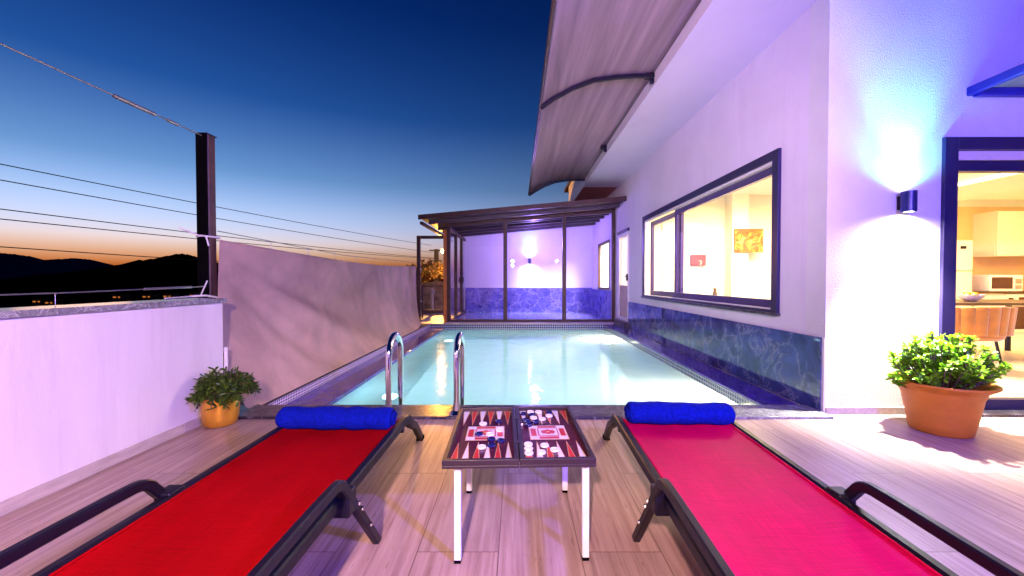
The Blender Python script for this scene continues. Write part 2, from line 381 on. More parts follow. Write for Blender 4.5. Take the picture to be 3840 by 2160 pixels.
obj('mosaic_band', MB().poly([(-2.02,9.12,-.077),(-1.68,9.12,-.077),(-1.68,9.12,-.002),(-2.02,9.12,-.002)]).poly([(-1.68,9.12,-.3),(1.99,9.12,-.3),(1.99,9.12,-.002),(-1.68,9.12,-.002)]), M['mos_x'], pool, smooth=0)
obj('mosaic_band', MB().poly([(-1.68,3.1,-.3),(-1.68,9.12,-.3),(-1.68,9.12,-.125),(-1.68,3.1,-.125)]), M['mos_wet'], pool, smooth=0)
obj('front_coping', MB().box(-2.2, 1.2, 2.852, 3.13, -.1, .02), M['granite'], pool, bevel=.004)
obj('front_coping', MB().box(1.2, 2.28, 2.852, 3.13, -.1, .02), M['grey_marble'], pool, bevel=.004)
obj('side_ledge', MB().box(1.975, 2.27, 3.13, 9.12, -.022, 0), M['ledge'], pool, bevel=.004)
obj('side_ledge', MB().box(-2.02, -1.66, 3.13, 9.12, -.118, -.077), M['ledge'], pool, bevel=.004)
obj('side_ledge', MB().box(-2.45, -2.025, 3.13, 9.12, -.3, -.001), M['curb'], pool, smooth=0)
obj('far_coping', MB().box(-2.45, 2.27, 9.124, 9.36, -.05, .018), M['skirt'], pool, bevel=.004)
struct('water', MB().grid(24, 40, lambda u, v: (-1.68+3.67*u, 3.1+6.02*v, -.115)), M['water'], recalc=False)
for X, Y, s in ((1.975,3.75,-1),(1.975,7.6,-1),(-1.665,4.2,1),(-1.665,7.8,1)):
    lp = obj('pool_lamp', MB().lathe((0,0,0), [(0,.0),(.07,0),(.085,.01),(.085,.0)], 24), M['poolbulb'], pool)
    lp.location = Vector((X, Y, -.5)) - Vector((0,6,0)); lp.rotation_euler = (0, R(90)*s, 0)

# ------------------------------------------------------------------ low white wall on the left
gw = thing('garden_wall', 'low white terrace wall with stone coping along the left side', 'wall', (-2.3, 1, 0))
obj('wall_body', MB().box(-2.42, -2.2, -1, 2.97, -.2, .838), M['wallpaint'], gw, smooth=0, bevel=.006)
obj('coping', MB().box(-2.45, -2.18, -1, .9, .838, .87).box(-2.45, -2.18, .903, 2.99, .838, .87), M['grey_marble'], gw, smooth=0, bevel=.003)
b = MB(); y = -1
for q in range(4): b.box(-2.2, -2.188, y, min(2.85, y+1.197), 0, .06); y += 1.2
obj('skirting', b, M['skirt'], gw, smooth=0, bevel=.002)
obj('cable', MB().tube([(-2.195,2.985,.03),(-2.2,2.99,.3),(-2.193,2.985,.5)], .012, 8), M['white_plastic'], gw)

sp = thing('steel_post', 'tall dark steel post standing behind the end of the white wall', 'post', (-2.46, 3.17, -.2))
obj('shaft', MB().bar([(-2.46,3.17,-.2),(-2.46,3.17,2.145)], .085, .095, up=(0,1,0)), M['rust_metal'], sp)
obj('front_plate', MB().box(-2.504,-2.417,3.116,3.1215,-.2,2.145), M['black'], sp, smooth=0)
b = MB().box(-2.506,-2.414,3.114,3.222,2.145,2.152); obj('cap', b, M['dark_metal'], sp, bevel=.002)
t = tag(obj('guy_wire', MB().tube([(-2.46,3.14,2.13),(-2.45,1.2,2.12),(-2.45,-1.2,2.1)], .005, 8).tube([(-2.46,2.72,2.127),(-2.46,2.45,2.126)], .014, 8).tube([(-2.46,2.9,2.128),(-2.46,2.82,2.128)], .012, 8), M['steel']), 'pale steel cable with turnbuckle running to the post top', 'cable', 'steel cables on the terrace edge')
t = tag(obj('guard_wire', MB().tube([(-2.44,3.12,.955),(-2.44,2.2,.935),(-2.44,1,.925),(-2.44,-1.2,.925)], .004, 8).tube([(-2.44,2.98,.952),(-2.44,2.6,.944)], .009, 8)
    .tube([(-2.44,2.1,.934),(-2.44,2.1,.865)], .002, 5).tube([(-2.44,1.5,.929),(-2.44,1.5,.865)], .002, 5), M['steel']), 'thin steel wire stretched low above the wall coping', 'cable', 'steel cables on the terrace edge')
rope = MB()
rope.tube([(-2.413,3.10,1.345),(-2.46,3.10,1.35),(-2.51,3.12,1.345),(-2.51,3.22,1.345),(-2.41,3.23,1.345),(-2.40,3.16,1.345),(-2.413,3.10,1.345)], .007, 7)
rope.tube([(-2.46,3.1,1.345),(-2.56,3.02,1.40)], .006, 6).tube([(-2.42,3.1,1.345),(-2.40,3.1,1.27)], .006, 6)
tag(obj('tie_rope', rope, M['white_plastic']), 'white cord tied round the post at the top corner of the screen', 'rope')
rope = MB().tube([(-2.40,3.22,.86),(-2.42,3.09,.885),(-2.5,3.05,.88)], .007, 7).tube([(-2.46,3.09,.885),(-2.415,3.1,1.0)], .005, 6).tube([(-2.5,3.05,.88),(-2.48,2.8,.875)], .006, 6)
tag(obj('tie_rope', rope, M['white_plastic']), 'white cord tied round the foot of the post beside the coping', 'rope')

# ------------------------------------------------------------------ privacy screen
def scr(u, v):
    Y = 3.19 + 6.17*u
    ztop = 1.335 - .085*math.sin(math.pi*min(1, u*.85+.08))*(1-abs(u-.6)*.4) + .006*u
    s = (1-v)**3.2
    fe = max(0, (u-.72)/.28); X = -2.385 + .335*s*(1-.72*fe*fe)
    z = max(ztop*v + .004, .026 if u < .02 else .004)
    if u < .12: Y -= .17*(1-v)**1.3*(1-u/.12)
    # diagonal hanging folds fanning from the upper near corner
    d = (1-v)*1.3 + .15; ph = math.atan2((1-v)*1.33, u*6.17+.25)
    amp = .05*min(1, u*5+.05)*min(1, (1-v)*2.5)*min(1, v*5)*math.exp(-((u-.3)/.33)**2)
    X += amp*math.sin(ph*15+1.0) + amp*.5*math.sin(ph*33+.7)
    X += .014*math.sin(u*23+v*3)*v*(1-v)*1.5 + .02*math.exp(-((u-.95)/.03)**2)*(1-v)
    X += .006*math.sin(u*70+4*math.sin(v*5))*max(0, v-.6)
    X += .03*math.exp(-((u-.52-.25*(1-v))/.05)**2)*math.sin((1-v)*math.pi)
    return (X, Y, z)
ps = thing('privacy_screen', 'mauve shade net screen stretched between post and gate beside the pool', 'screen', (-2.3, 6.3, 0))
obj('net', MB().grid(150, 44, scr), M['screen'], ps)
obj('hem', MB().tube([Vector(scr(i/40, 1))+Vector((.004,0,-.004)) for i in range(41)], .009, 6), M['screen'], ps)
b = MB().tube([(-2.42,3.22,1.40),(-2.40,5.5,1.35),(-2.38,9.3,1.42)], .004, 6)
for q in range(1, 9): y = 3.2+q*.68; u = (y-3.19)/6.17; b.tube([(-2.405,y,1.395-.02*q*.5),scr(min(1,u),1)], .0025, 5)
obj('hanging_wire', b, M['steel'], ps)

# ------------------------------------------------------------------ the house
hs = thing('house', 'white plastered house with anthracite window, marble dado and deep eaves', 'house', (2.3, 2.97, 0))
WX0, WX1 = 2.3, 2.5
b = MB()
def xwall(b, y0, y1, z0, z1): b.box(WX0, WX1, y0, y1, z0, z1)
xwall(b, 3.17, 3.49, -.3, 3.15); xwall(b, 3.49, 7.28, -.3, .71); xwall(b, 3.49, 7.28, 2.158, 3.15); xwall(b, 7.28, 8.22, -.3, 3.15)
xwall(b, 8.22, 9.05, -.3, .14); xwall(b, 8.22, 9.05, 2.03, 3.15); xwall(b, 9.05, 9.95, -.3, 3.15); xwall(b, 9.95, 11.35, -.3, .76); xwall(b, 9.95, 11.35, 2.03, 3.15); xwall(b, 11.35, 12.4, -.3, 3.15)
obj('side_wall', b, M['plaster'], hs, smooth=0)
b = MB(); b.box(2.3, 3.145, 2.97, 3.17, -.1, 3.7).box(3.145, 5.6, 2.97, 3.17, 2.057, 3.7).box(5.6, 9, 2.97, 3.17, -.1, 3.7)
obj('front_wall', b, M['stucco'], hs, smooth=0)
obj('front_skirting', MB().box(2.305, 3.14, 2.956, 2.97, 0, .055), M['skirt'], hs, bevel=.002)
b = MB(); ys = [2.985, 4.2, 5.45, 6.7, 7.95, 8.2]
for a, c in zip(ys, ys[1:]): b.box(2.282, 2.3, a+.001, c-.001, .0, .57)
obj('marble_dado', b, M['dado'], hs, smooth=0, bevel=.002)
obj('corner_trim', MB().box(2.288, 2.302, 2.962, 2.985, 0, .572), M['pvc'], hs, smooth=0)
# eaves
obj('soffit', MB().box(1.52, 2.3, 2.6, 9.2, 3.15, 3.19), M['soffit'], hs, smooth=0)
obj('soffit', MB().box(1.52, 2.3, 9.2, 11.7, 3.149, 3.19), M['soffit_end'], hs, smooth=0)
obj('fascia', MB().box(1.5, 1.52, 2.6, 11.72, 3.147, 3.75).box(1.52, 2.3, 11.7, 11.72, 3.147, 3.75), M['soffit'], hs, smooth=0)
obj('roof', MB().box(1.45, 9.2, 3.3, 12.5, 3.75, 3.85), M['rooftile'], hs, smooth=0)
# window on the pool side
wf = MB(); y0, y1, z0, z1 = 3.49, 7.28, .71, 2.158
def ring(mb, x0, x1, y0, y1, z0, z1, w, wb=None):
    wb = wb or w
    mb.box(x0, x1, y0, y1, z0, z0+wb); mb.box(x0, x1, y0, y1, z1-w, z1)
    mb.box(x0, x1, y0, y0+w, z0+wb, z1-w); mb.box(x0, x1, y1-w, y1, z0+wb, z1-w)
ring(wf, 2.272, 2.31, y0, y1, z0, z1, .085, .03)
win = obj('window', wf, M['frame_metal'], hs, smooth=0, bevel=.003)
b = MB(); ring(b, 2.290, 2.335, y0+.085, y1-.085, z0+.03, z1-.085, .026, .010); obj('reveal_trim', b, M['white_plastic'], win, smooth=0)
b = MB(); ring(b, 2.34, 2.39, y0+.088, 5.95, z0+.03, z1-.107, .075, .085); obj('sash', b, M['sash_metal'], win, smooth=0, bevel=.003)
b = MB(); ring(b, 2.395, 2.44, 5.85, y1-.088, z0+.03, z1-.107, .075, .085); obj('sash', b, M['sash_metal'], win, smooth=0, bevel=.003)
obj('pane', MB().poly([(2.365,y0+.16,z0+.1),(2.365,5.9,z0+.1),(2.365,5.9,z1-.17),(2.365,y0+.16,z1-.17)]), M['glass'], win, smooth=0)
obj('pane', MB().poly([(2.418,5.9,z0+.1),(2.418,y1-.16,z0+.1),(2.418,y1-.16,z1-.17),(2.418,5.9,z1-.17)]), M['glass'], win, smooth=0)
obj('sill', MB().box(2.255, 2.345, y0-.01, y1+.01, z0-.022, z0+.004), M['granite'], win, smooth=0, bevel=.003)
# far side door with lit pane
b = MB(); ring(b, 2.285, 2.36, 8.22, 9.05, .14, 2.03, .07)
sd = obj('side_door', b, M['pvc'], hs, smooth=0, bevel=.004)
obj('pane', MB().poly([(2.33,8.29,.9),(2.33,8.98,.9),(2.33,8.98,1.96),(2.33,8.29,1.96)]), M['glass'], sd, smooth=0)
obj('panel', MB().box(2.31, 2.35, 8.29, 8.98, .21, .9), M['tan'], sd, smooth=0)  # peach lamplight on the panel is put into its colour
obj('handle', MB().box(2.25, 2.285, 8.25, 8.27, 1.0, 1.14).box(2.25, 2.265, 8.25, 8.36, 1.08, 1.1), M['dark_metal'], sd)
obj('lintel', MB().box(2.262, 2.3, 8.2, 9.07, 2.03, 2.09), M['frame_metal'], sd, smooth=0)
obj('door_step', MB().box(2.2, 2.3, 8.2, 9.09, 0, .14), M['granite'], hs, smooth=0)
b = MB(); ring(b, 2.285, 2.36, 9.95, 11.35, .76, 2.03, .06)
rw = obj('window', b, M['brown_metal'], hs, smooth=0, bevel=.003)
obj('pane', MB().poly([(2.33,10.0,.8),(2.33,11.3,.8),(2.33,11.3,1.98),(2.33,10.0,1.98)]), M['glass'], rw, smooth=0)
# sliding door in the front wall
b = MB(); b.box(3.145, 3.245, 2.945, 3.0, .02, 2.057).box(3.245, 5.6, 2.945, 3.0, 1.965, 2.057)
fd = obj('front_door', b, M['frame_metal'], hs, smooth=0, bevel=.003)
obj('blind_box', MB().box(3.245, 5.5, 2.985, 3.06, 1.9, 1.965), M['cream'], fd, smooth=0)
obj('top_rail', MB().box(3.245, 5.5, 3.0, 3.06, 1.82, 1.9), M['frame_metal'], fd, smooth=0, bevel=.002)
obj('threshold', MB().box(3.2, 5.6, 2.9, 3.17, -.02, .02), M['granite'], fd, smooth=0, bevel=.003)
obj('bottom_rail', MB().box(3.245, 5.5, 3.0, 3.06, .02, .1), M['frame_metal'], fd, smooth=0, bevel=.002)
# inside
obj('interior_floor', MB().box(2.5, 10.8, 3.17, 7.8, -.1, .02), M['cream'], hs, smooth=0)
b = MB(); b.box(2.5, 10.8, 7.6, 7.8, .02, 3.1).box(10.6, 10.8, 3.17, 7.6, .02, 3.1).box(2.5, 3.3, 11.9, 12.1, .02, 3.1).box(4.6, 4.7, 7.8, 12.1, .02, 3.1)
b.box(3.95, 4.25, 7.35, 7.6, .02, 2.7)
obj('kitchen_wall', MB().box(6.2, 10.6, 7.585, 7.6, .02, 2.4).box(10.585, 10.6, 3.2, 7.58, .02, 2.4), M['apricot'], hs, smooth=0)
obj('interior_wall', b, M['warmwall'], hs, smooth=0)
ce = obj('interior_ceiling', MB().box(2.5, 10.6, 3.17, 7.6, 2.62, 2.7).box(2.5, 5.9, 3.17, 6.9, 2.5, 2.62).box(6.25, 7.4, 3.17, 6.9, 2.33, 2.62).box(7.75, 10.6, 3.17, 6.9, 2.4, 2.62).box(2.5, 4.6, 7.8, 12.1, 2.62, 2.7), M['warmwall'], hs, smooth=0)
obj('light_strip', MB().box(6.18, 6.24, 3.3, 6.9, 2.34, 2.37).box(7.68, 7.74, 3.3, 6.9, 2.41, 2.44).box(2.6, 10.4, 6.95, 6.99, 2.53, 2.56), M['led'], ce, smooth=0)
for x, y in ((6.8,5.2),(6.8,6.4),(8.4,5.6),(8.8,6.6),(3.4,5.6)): obj('downlight', MB().lathe((x, y, (2.323 if x < 7.5 else 2.393) if x > 6 else 2.493), [(0,0),(.05,0),(.06,.007)], 16), M['bulb'], ce)
# inner door on the back wall
obj('inner_door', MB().box(2.75, 3.5, 7.57, 7.6, .02, 2.1), M['pvc'], hs, smooth=0, bevel=.004)

# canopy bits
def canopy_arc(n=14, d=0):
    P = [(1.5,3.285),(1.3,3.285),(1.08,3.27),(.838,3.235),(.6,3.145),(.393,3.03),(.256,2.935)]
    out = []
    for (x0, z0), (x1, z1) in zip(P, P[1:]):
        for q in range(3): t = q/3; out.append((x0+(x1-x0)*t, z0+(z1-z0)*t - d))
    out.append((P[-1][0], P[-1][1]-d)); return out
cp = thing('canopy', 'curved smoky polycarbonate canopy hung under the eaves above the pool', 'canopy', (1.5, 5, 3.2))
arc = canopy_arc()
obj('sheet', MB().grid(len(arc)-1, 60, lambda u, v: (arc[round(u*(len(arc)-1))][0], 1.6+7.35*v, arc[round(u*(len(arc)-1))][1] + .004*math.sin(v*40)*u)), M['poly'], cp, solid=.006)
obj('edge_rail', MB().bar([(.25,1.6,2.93),(.25,8.97,2.93)], .03, .04), M['brown_metal'], cp)
obj('wall_rail', MB().bar([(1.49,1.6,3.32),(1.49,8.97,3.32)], .03, .05), M['dark_metal'], cp)
a2 = canopy_arc(d=.035)
for Y in (2.1, 4.42, 8.93):
    obj('bracket', MB().bar([(x, Y, z) for x, z in a2], .04, .045), M['dark_metal'], cp)
for Y in (4.42, 6.75):
    obj('mount', MB().box(1.455, 1.498, Y-.02, Y+.02, 3.17, 3.4).box(1.40, 1.498, Y-.035, Y+.035, 3.22, 3.27), M['dark_metal'], cp, bevel=.004)

dc = thing('door_canopy', 'flat dark blue framed canopy over the kitchen door', 'canopy', (4.3, 2.4, 2.37))
obj('beam', MB().bar([(3.335,2.965,2.395),(3.335,1.7,2.395)], .04, .065), M['blue_metal'], dc)
obj('beam', MB().bar([(3.36,2.94,2.38),(5.6,2.94,2.38)], .05, .06), M['blue_metal'], dc)
obj('panel', MB().box(3.36, 5.6, 1.7, 2.92, 2.405, 2.42), M['poly'], dc, smooth=0)
b = MB()
for x in (3.9, 4.5, 5.1): b.bar([(x,2.92,2.385),(x,1.7,2.385)], .03, .03)
obj('rafter', b, M['blue_metal'], dc)

# ------------------------------------------------------------------ wall lamps
def make_lamp(loc, label, axis):
    t = thing('wall_lamp', label, 'lamp', loc, 'up and down wall lamps')
    x, y, z = loc
    obj('body', MB().lathe((x, y-.065, z), [(.036,-.075),(.045,-.075),(.045,.075),(.036,.075)], 28), M['lamp_metal'], t)
    obj('bracket', MB().box(x-.028, x+.028, y-.03, y-.001, z-.05, z+.05), M['dark_metal'], t, bevel=.003)
    obj('lens', MB().lathe((x, y-.065, z), [(0,-.07),(.036,-.07)], 20), M['bulb'], t)
    obj('lens', MB().lathe((x, y-.065, z), [(0,.07),(.036,.07)], 20), M['bulb'], t)
    return t
la = make_lamp((2.844, 2.97, 1.573), 'dark wall lamp shining up and down beside the kitchen door', 0)
dup(la, (.37, 12.18, 1.6), 'small dark wall lamp glowing on the back wall inside the glass room', 'up and down wall lamps')
rear = thing('rear_wall', 'plain white terrace wall behind the loungers', 'wall', (0, -1.1, 0))
obj('wall_body', MB().box(-2.42, 6, -1.2, -1, -.2, 2.7), M['plaster'], rear, smooth=0)
dup(la, (-.25, -1, 1.82), 'dark wall lamp on the rear terrace wall, straight behind the backgammon table', 'up and down wall lamps', R(180))
dup(la, (1.95, -1, 1.82), 'dark wall lamp on the rear terrace wall, behind the right-hand lounger', 'up and down wall lamps', R(180))

def light(kind, name, loc, energy, color, rot=None, **k):
    d = bpy.data.lights.new(name, kind); d.energy = energy; d.color = color
    for a, v in k.items(): setattr(d, a, v)
    o = bpy.data.objects.new(name, d); col.objects.link(o); o.location = loc
    if rot: o.rotation_euler = rot
    return o
UP = (R(180), 0, 0)
def updown(x, y, z, s, k, fl, cu, cd):
    """each end throws a broad lobe along the wall and a tighter beam along its axis"""
    y -= .075*s
    light('SPOT', 'lamp_up_beam', (x, y, z+.085), 230*k, cu, UP, spot_size=R(62), spot_blend=.9, shadow_soft_size=.03)
    light('SPOT', 'lamp_up_beam', (x, y, z+.085), 70*k, (cu[0]*.8, cu[1], 1), UP, spot_size=R(150), spot_blend=1, shadow_soft_size=.03)
    light('SPOT', 'lamp_down_beam', (x, y, z-.085), 120*k, cd, (0,0,0), spot_size=R(172), spot_blend=1, shadow_soft_size=.03)
    light('SPOT', 'lamp_down_beam', (x, y, z-.085), fl, cd, (0,0,0), spot_size=R(84), spot_blend=1, shadow_soft_size=.03)
updown(2.844, 2.97, 1.573, 1, 1, 1150, (.13,.70,1), (1,.92,.80))
updown(.37, 12.18, 1.6, 1, .6, 130, (.04,.4,1), (.9,.9,1))
# the two lamps behind the loungers throw their light over the terrace
def aim(src, dst): return (Vector(dst)-Vector(src)).to_track_quat('-Z', 'Y').to_euler()
light('SPOT', 'lamp_glow', (-.25, -.86, 1.72), 640, (1,.62,.60), aim((-.25,-.86,1.72), (-1.9,1.6,.55)), spot_size=R(158), spot_blend=.55, shadow_soft_size=.04)
light('SPOT', 'house_wall_fill', (-.25, -.86, 1.95), 1350, (.88,.60,1), aim((-.25,-.86,1.95), (2.1,7.2,2.3)), spot_size=R(52), spot_blend=1, shadow_soft_size=.06)  # added spot that brightens the far house wall
light('POINT', 'lamp_glow', (1.95, -.86, 1.95), 960, (.17,.11,1), shadow_soft_size=.05)
light('POINT', 'lamp_glow', (.5, 10.9, 2.0), 170, (.36,.20,1), shadow_soft_size=.1)
# rooms
light('AREA', 'room_light', (3.9, 5.3, 2.45), 600, (1,.80,.44), (0,0,0), size=1.6, shape='SQUARE')
light('AREA', 'room_light', (8.3, 5.2, 2.36), 170, (1,.55,.16), (0,0,0), size=1.6, shape='SQUARE')
light('AREA', 'room_light', (3.4, 9.6, 2.55), 1300, (1,.85,.68), (0,0,0), size=1.4, shape='SQUARE')
# pool
for (x, y, e, c) in ((1.72,3.85,95,(1,.86,.56)), (1.72,7.6,110,(1,.88,.62)), (-1.35,4.2,7,(.45,.85,1)), (-1.35,7.8,8,(.5,.87,1))):
    light('POINT', 'pool_lamp_fill', (x, y, -.5), e, c, shadow_soft_size=.08)
light('AREA', 'pool_lamp_fill', (.1, 6.1, -1.25), 42, (.68,.93,1), UP, shape='RECTANGLE', size=3, size_y=5.4)  # added unseen area light, fills the whole basin from below
# street lamp
light('POINT', 'street_light', (-2.85, 14.9, 2.1), 1500, (1,.42,.06), shadow_soft_size=.08)

# ------------------------------------------------------------------ glass room
gr = thing('glass_room', 'glazed veranda with brown frame and sloping roof at the far pool end', 'veranda', (.35, 9.4, 0))
obj('floor', MB().box(-1.66, 2.3, 9.36, 12.2, -.2, .03), M['roomfloor'], gr, smooth=0)
obj('back_wall', MB().box(-1.66, 2.3, 12.2, 12.35, -.2, 3.0), M['room_paint'], gr, smooth=0)
obj('marble_dado', MB().box(-1.6, 2.28, 12.182, 12.2, .03, .78).box(2.282, 2.3, 9.45, 12.18, .03, .75), M['lit_dado'], gr, smooth=0)
zl, zr = 2.25, 2.60
def zt(x): return zl + (zr-zl)*(x+1.6)/3.9
for x, w in ((-1.62,.08),(-.29,.09),(1.10,.09),(2.255,.07)):
    obj('post', MB().box(x-w/2, x+w/2, 9.36, 9.44, .03, zt(x)), M['brown_metal'], gr, smooth=0, bevel=.004)
obj('bottom_rail', MB().box(-1.58, 2.22, 9.37, 9.43, .03, .085), M['brown_metal'], gr, smooth=0, bevel=.004)
def slope(x0, x1, y0, y1, th, off=0):
    vs = [(x, y, zt(x)+off+z) for x in (x0, x1) for y in (y0, y1) for z in (0, th)]
    return MB().add(vs, [(0,1,3,2),(4,6,7,5),(0,4,5,1),(2,3,7,6),(0,2,6,4),(1,5,7,3)])
obj('beam_highlight', slope(-1.66, 2.29, 9.33, 9.349, .02, .095), M['tan'], gr, smooth=0)  # highlight along the beam, laid on as a pale strip
obj('front_beam', slope(-1.66, 2.29, 9.35, 9.45, .11), M['brown_metal'], gr, smooth=0, bevel=.004)
rf = obj('roof', slope(-2.08, 2.29, 8.47, 12.4, .05, .12), M['rooftile'], gr, smooth=0)
obj('gutter', slope(-2.1, 2.295, 8.42, 8.47, .10, .085), M['brown_metal'], rf, smooth=0, bevel=.006)
for y in (8.9, 9.95, 10.5, 11.1, 11.7): obj('rafter', slope(-1.98, 2.28, y, y+.07, .075, .044), M['rafter'], rf, smooth=0)
obj('eave_beam', MB().box(-2.08, -2.02, 8.5, 12.4, 2.2, 2.26), M['brown_metal'], rf, smooth=0)
for x0, x1 in ((-1.58,-.335),(-.245,1.055),(1.145,2.22)):
    obj('pane', MB().poly([(x0,9.4,.085),(x1,9.4,.085),(x1,9.4,zt(x1)),(x0,9.4,zt(x0))]), M['glass'], gr, smooth=0)
for y in (10.4, 11.45): obj('post', MB().box(-1.65, -1.58, y, y+.07, .03, 2.25), M['brown_metal'], gr, smooth=0)
obj('side_rail', MB().box(-1.65,-1.58,9.44,12.2,.03,.09).box(-1.65,-1.58,9.44,12.2,2.2,2.27), M['brown_metal'], gr, smooth=0)
obj('pane', MB().poly([(-1.62,9.44,.09),(-1.62,12.2,.09),(-1.62,12.2,2.2),(-1.62,9.44,2.2)]), M['glass'], gr, smooth=0)
obj('door_pull', MB().box(-1.575,-1.55,11.45,11.47,.95,1.1), M['dark_metal'], gr)

# gate beside it
gt = thing('gate', 'narrow brown metal gate frame between the screen and the glass room', 'gate', (-2.0, 9.45, 0))
obj('frame', MB().box(-2.38,-2.30,9.4,9.48,0,2.06).box(-2.30,-1.72,9.41,9.47,1.99,2.06), M['brown_metal'], gt, smooth=0, bevel=.004)
obj('hinge_post', MB().box(-1.75,-1.665,9.4,9.48,0,2.2), M['lamplit_post'], gt, smooth=0, bevel=.004)
b = MB(); b.bar([(-2.26,9.44,.1),(-2.26,9.44,.87)], .03, .03, up=(0,1,0)); b.bar([(-1.75,9.44,.1),(-1.75,9.44,.87)], .03, .03, up=(0,1,0)); b.bar([(-2.26,9.44,.87),(-1.75,9.44,.87)], .025, .025); b.bar([(-2.26,9.44,.26),(-1.75,9.44,.26)], .05, .09)
lf = obj('leaf_frame', b, M['brown_metal'], gt, smooth=0)
obj('pane', MB().poly([(-2.25,9.44,.28),(-1.76,9.44,.28),(-1.76,9.44,.86),(-2.25,9.44,.86)]), M['glass'], lf, smooth=0)
for z in (.5, 1.25): obj('latch', MB().box(-2.3,-2.26,9.38,9.4,z,z+.03), M['steel'], gt)

struct('path', MB().box(-6, -1.66, 9.13, 17.5, -.6, -.003).box(-2.45, -1.66, 9.36, 9.13+.24, -.003, .0), M['skirt'], smooth=0)
st = tag(obj('stone_wall', MB().grid(40, 12, lambda u, v: (-5.6+4.0*u, 13.0+.04*math.sin(u*31)*math.sin(v*17), -.02+.95*v+.05*math.sin(u*19)*v)).box(-5.6,-1.6,13.06,13.3,-.02,.9), M['stone']), 'rough stone garden wall glowing orange behind the gate', 'wall')
bo = thing('bollard', 'short pale post lit orange behind the gate glass', 'bollard', (-2.5, 11.6, 0))
obj('shaft', MB().lathe((-2.5,11.6,0), [(0,0),(.06,0),(.055,.62),(0,.62)], 16), M['concrete'], bo)
obj('head', MB().lathe((-2.5,11.6,.62), [(0,0),(.09,0),(.10,.05),(.06,.14),(0,.16)], 16), M['concrete'], bo)

def crown(mb, c, rx, ry, rz, n, size, mats=(0,1), rr=random):
    for q in range(n):
        while True:
            p = Vector((rr.uniform(-1,1), rr.uniform(-1,1), rr.uniform(-1,1)))
            if .25 < p.length < 1: break
        p = Vector(c) + Vector((p.x*rx, p.y*ry, p.z*rz))
        a = Vector((rr.gauss(0,1), rr.gauss(0,1), rr.gauss(0,.8))).normalized(); bb = a.orthogonal().normalized()
        s = size*rr.uniform(.6, 1.3)
        mb.add([p-a*s, p+bb*s*.45, p+a*s, p-bb*s*.45], [(0,1,2,3)], rr.choice(mats))
def tree(name, label, cat, base, h, r, n, leaf, group=None):
    x, y, z = base
    t = thing(name, label, cat, base, group)
    obj('trunk', MB().sweep([(x,y,z),(x+.05,y,z+h*.4),(x-.04,y+.05,z+h*.75)], [(.06*math.cos(q), .06*math.sin(q)) for q in (0,1.05,2.1,3.14,4.19,5.24)]), M['bark'], t)
    b = MB()
    for q in range(7):
        crown(b, (x+random.uniform(-.6,.6)*r, y+random.uniform(-.5,.5)*r, z+h*random.uniform(.45,1.0)), r*.55, r*.5, r*.42, n//7, leaf)
    obj('crown', b, [M['shrubleaf'], M['bark']], t, smooth=0)
    return t
tree('shrub', 'dark shrub catching orange lamp light left of the pole behind the gate', 'shrub', (-3.55, 13.9, 0), 1.5, .7, 1400, .06, 'shrubs behind the gate')
tree('shrub', 'dark shrub glowing orange right of the pole behind the gate', 'shrub', (-2.9, 16.2, 0), 1.5, .7, 1400, .06, 'shrubs behind the gate')
sl = thing('street_lamp', 'glowing orange street lamp beside the glass room corner', 'street lamp', (-2.75, 15.4, -.3))
obj('pole', MB().tube([(-2.75,15.4,-.3),(-2.75,15.4,2.05),(-2.76,15.35,2.14),(-2.8,15.2,2.17)], .04, 10), M['concrete'], sl)
obj('head', MB().obox((-2.82,15.1,2.18), (.05,0,0), (0,.14,0), (0,0,.03)), M['dark_metal'], sl, bevel=.01)
obj('bulb', MB().lathe((-2.82,15.02,2.09), [(0,-.05),(.045,-.03),(.06,.01),(.045,.05),(0,.06)], 14), M['orange_bulb'], sl)
# utility pole and lines
k = 25/1002
up_ = thing('utility_pole', 'concrete utility pole with two crossarms seen through the gate', 'utility pole', ((1098-1302)*k, 25, -6))
px = (1098-1302)*k
obj('shaft', MB().bar([(px,25,-6),(px,25,1+(706-627)*k)], .26, .2, up=(0,1,0)), M['concrete'], up_)
obj('crossarm', MB().box(px-.42, px+.42, 24.85, 24.93, 1+(706-632)*k, 1+(706-629)*k), M['concrete'], up_, smooth=0)
obj('crossarm', MB().box(px-.36, px+.36, 24.85, 24.93, 1+(706-658)*k, 1+(706-655)*k), M['concrete'], up_, smooth=0)
for q, (yl, xe, ye, lab) in enumerate(((407,1086,624,'topmost thin power line crossing the dusk sky left of the post'), (447,1090,642,'second thin power line from the top crossing the dusk sky'), (520,1092,656,'third power line from the top, meeting the cord on the post'), (545,1104,658,'fourth power line from the top, just above the orange glow'), (615,1100,690,'lowest power line, sinking towards the hill in the orange glow'))):
    A = Vector(((0-1302)*8/1002, 8, 1+(706-yl)*8/1002)); B = Vector(((xe-1302)*k, 24.9, 1+(706-ye)*k))
    A = A + (A-B)*.6
    pts = []
    for i in range(25):
        t_ = i/24; p = A.lerp(B, t_); p.z -= .22*4*t_*(1-t_) - .16; pts.append(p)
    tag(obj('power_line', MB().tube(pts, .011, 5), M['dark_metal']), lab, 'power line', 'power lines')
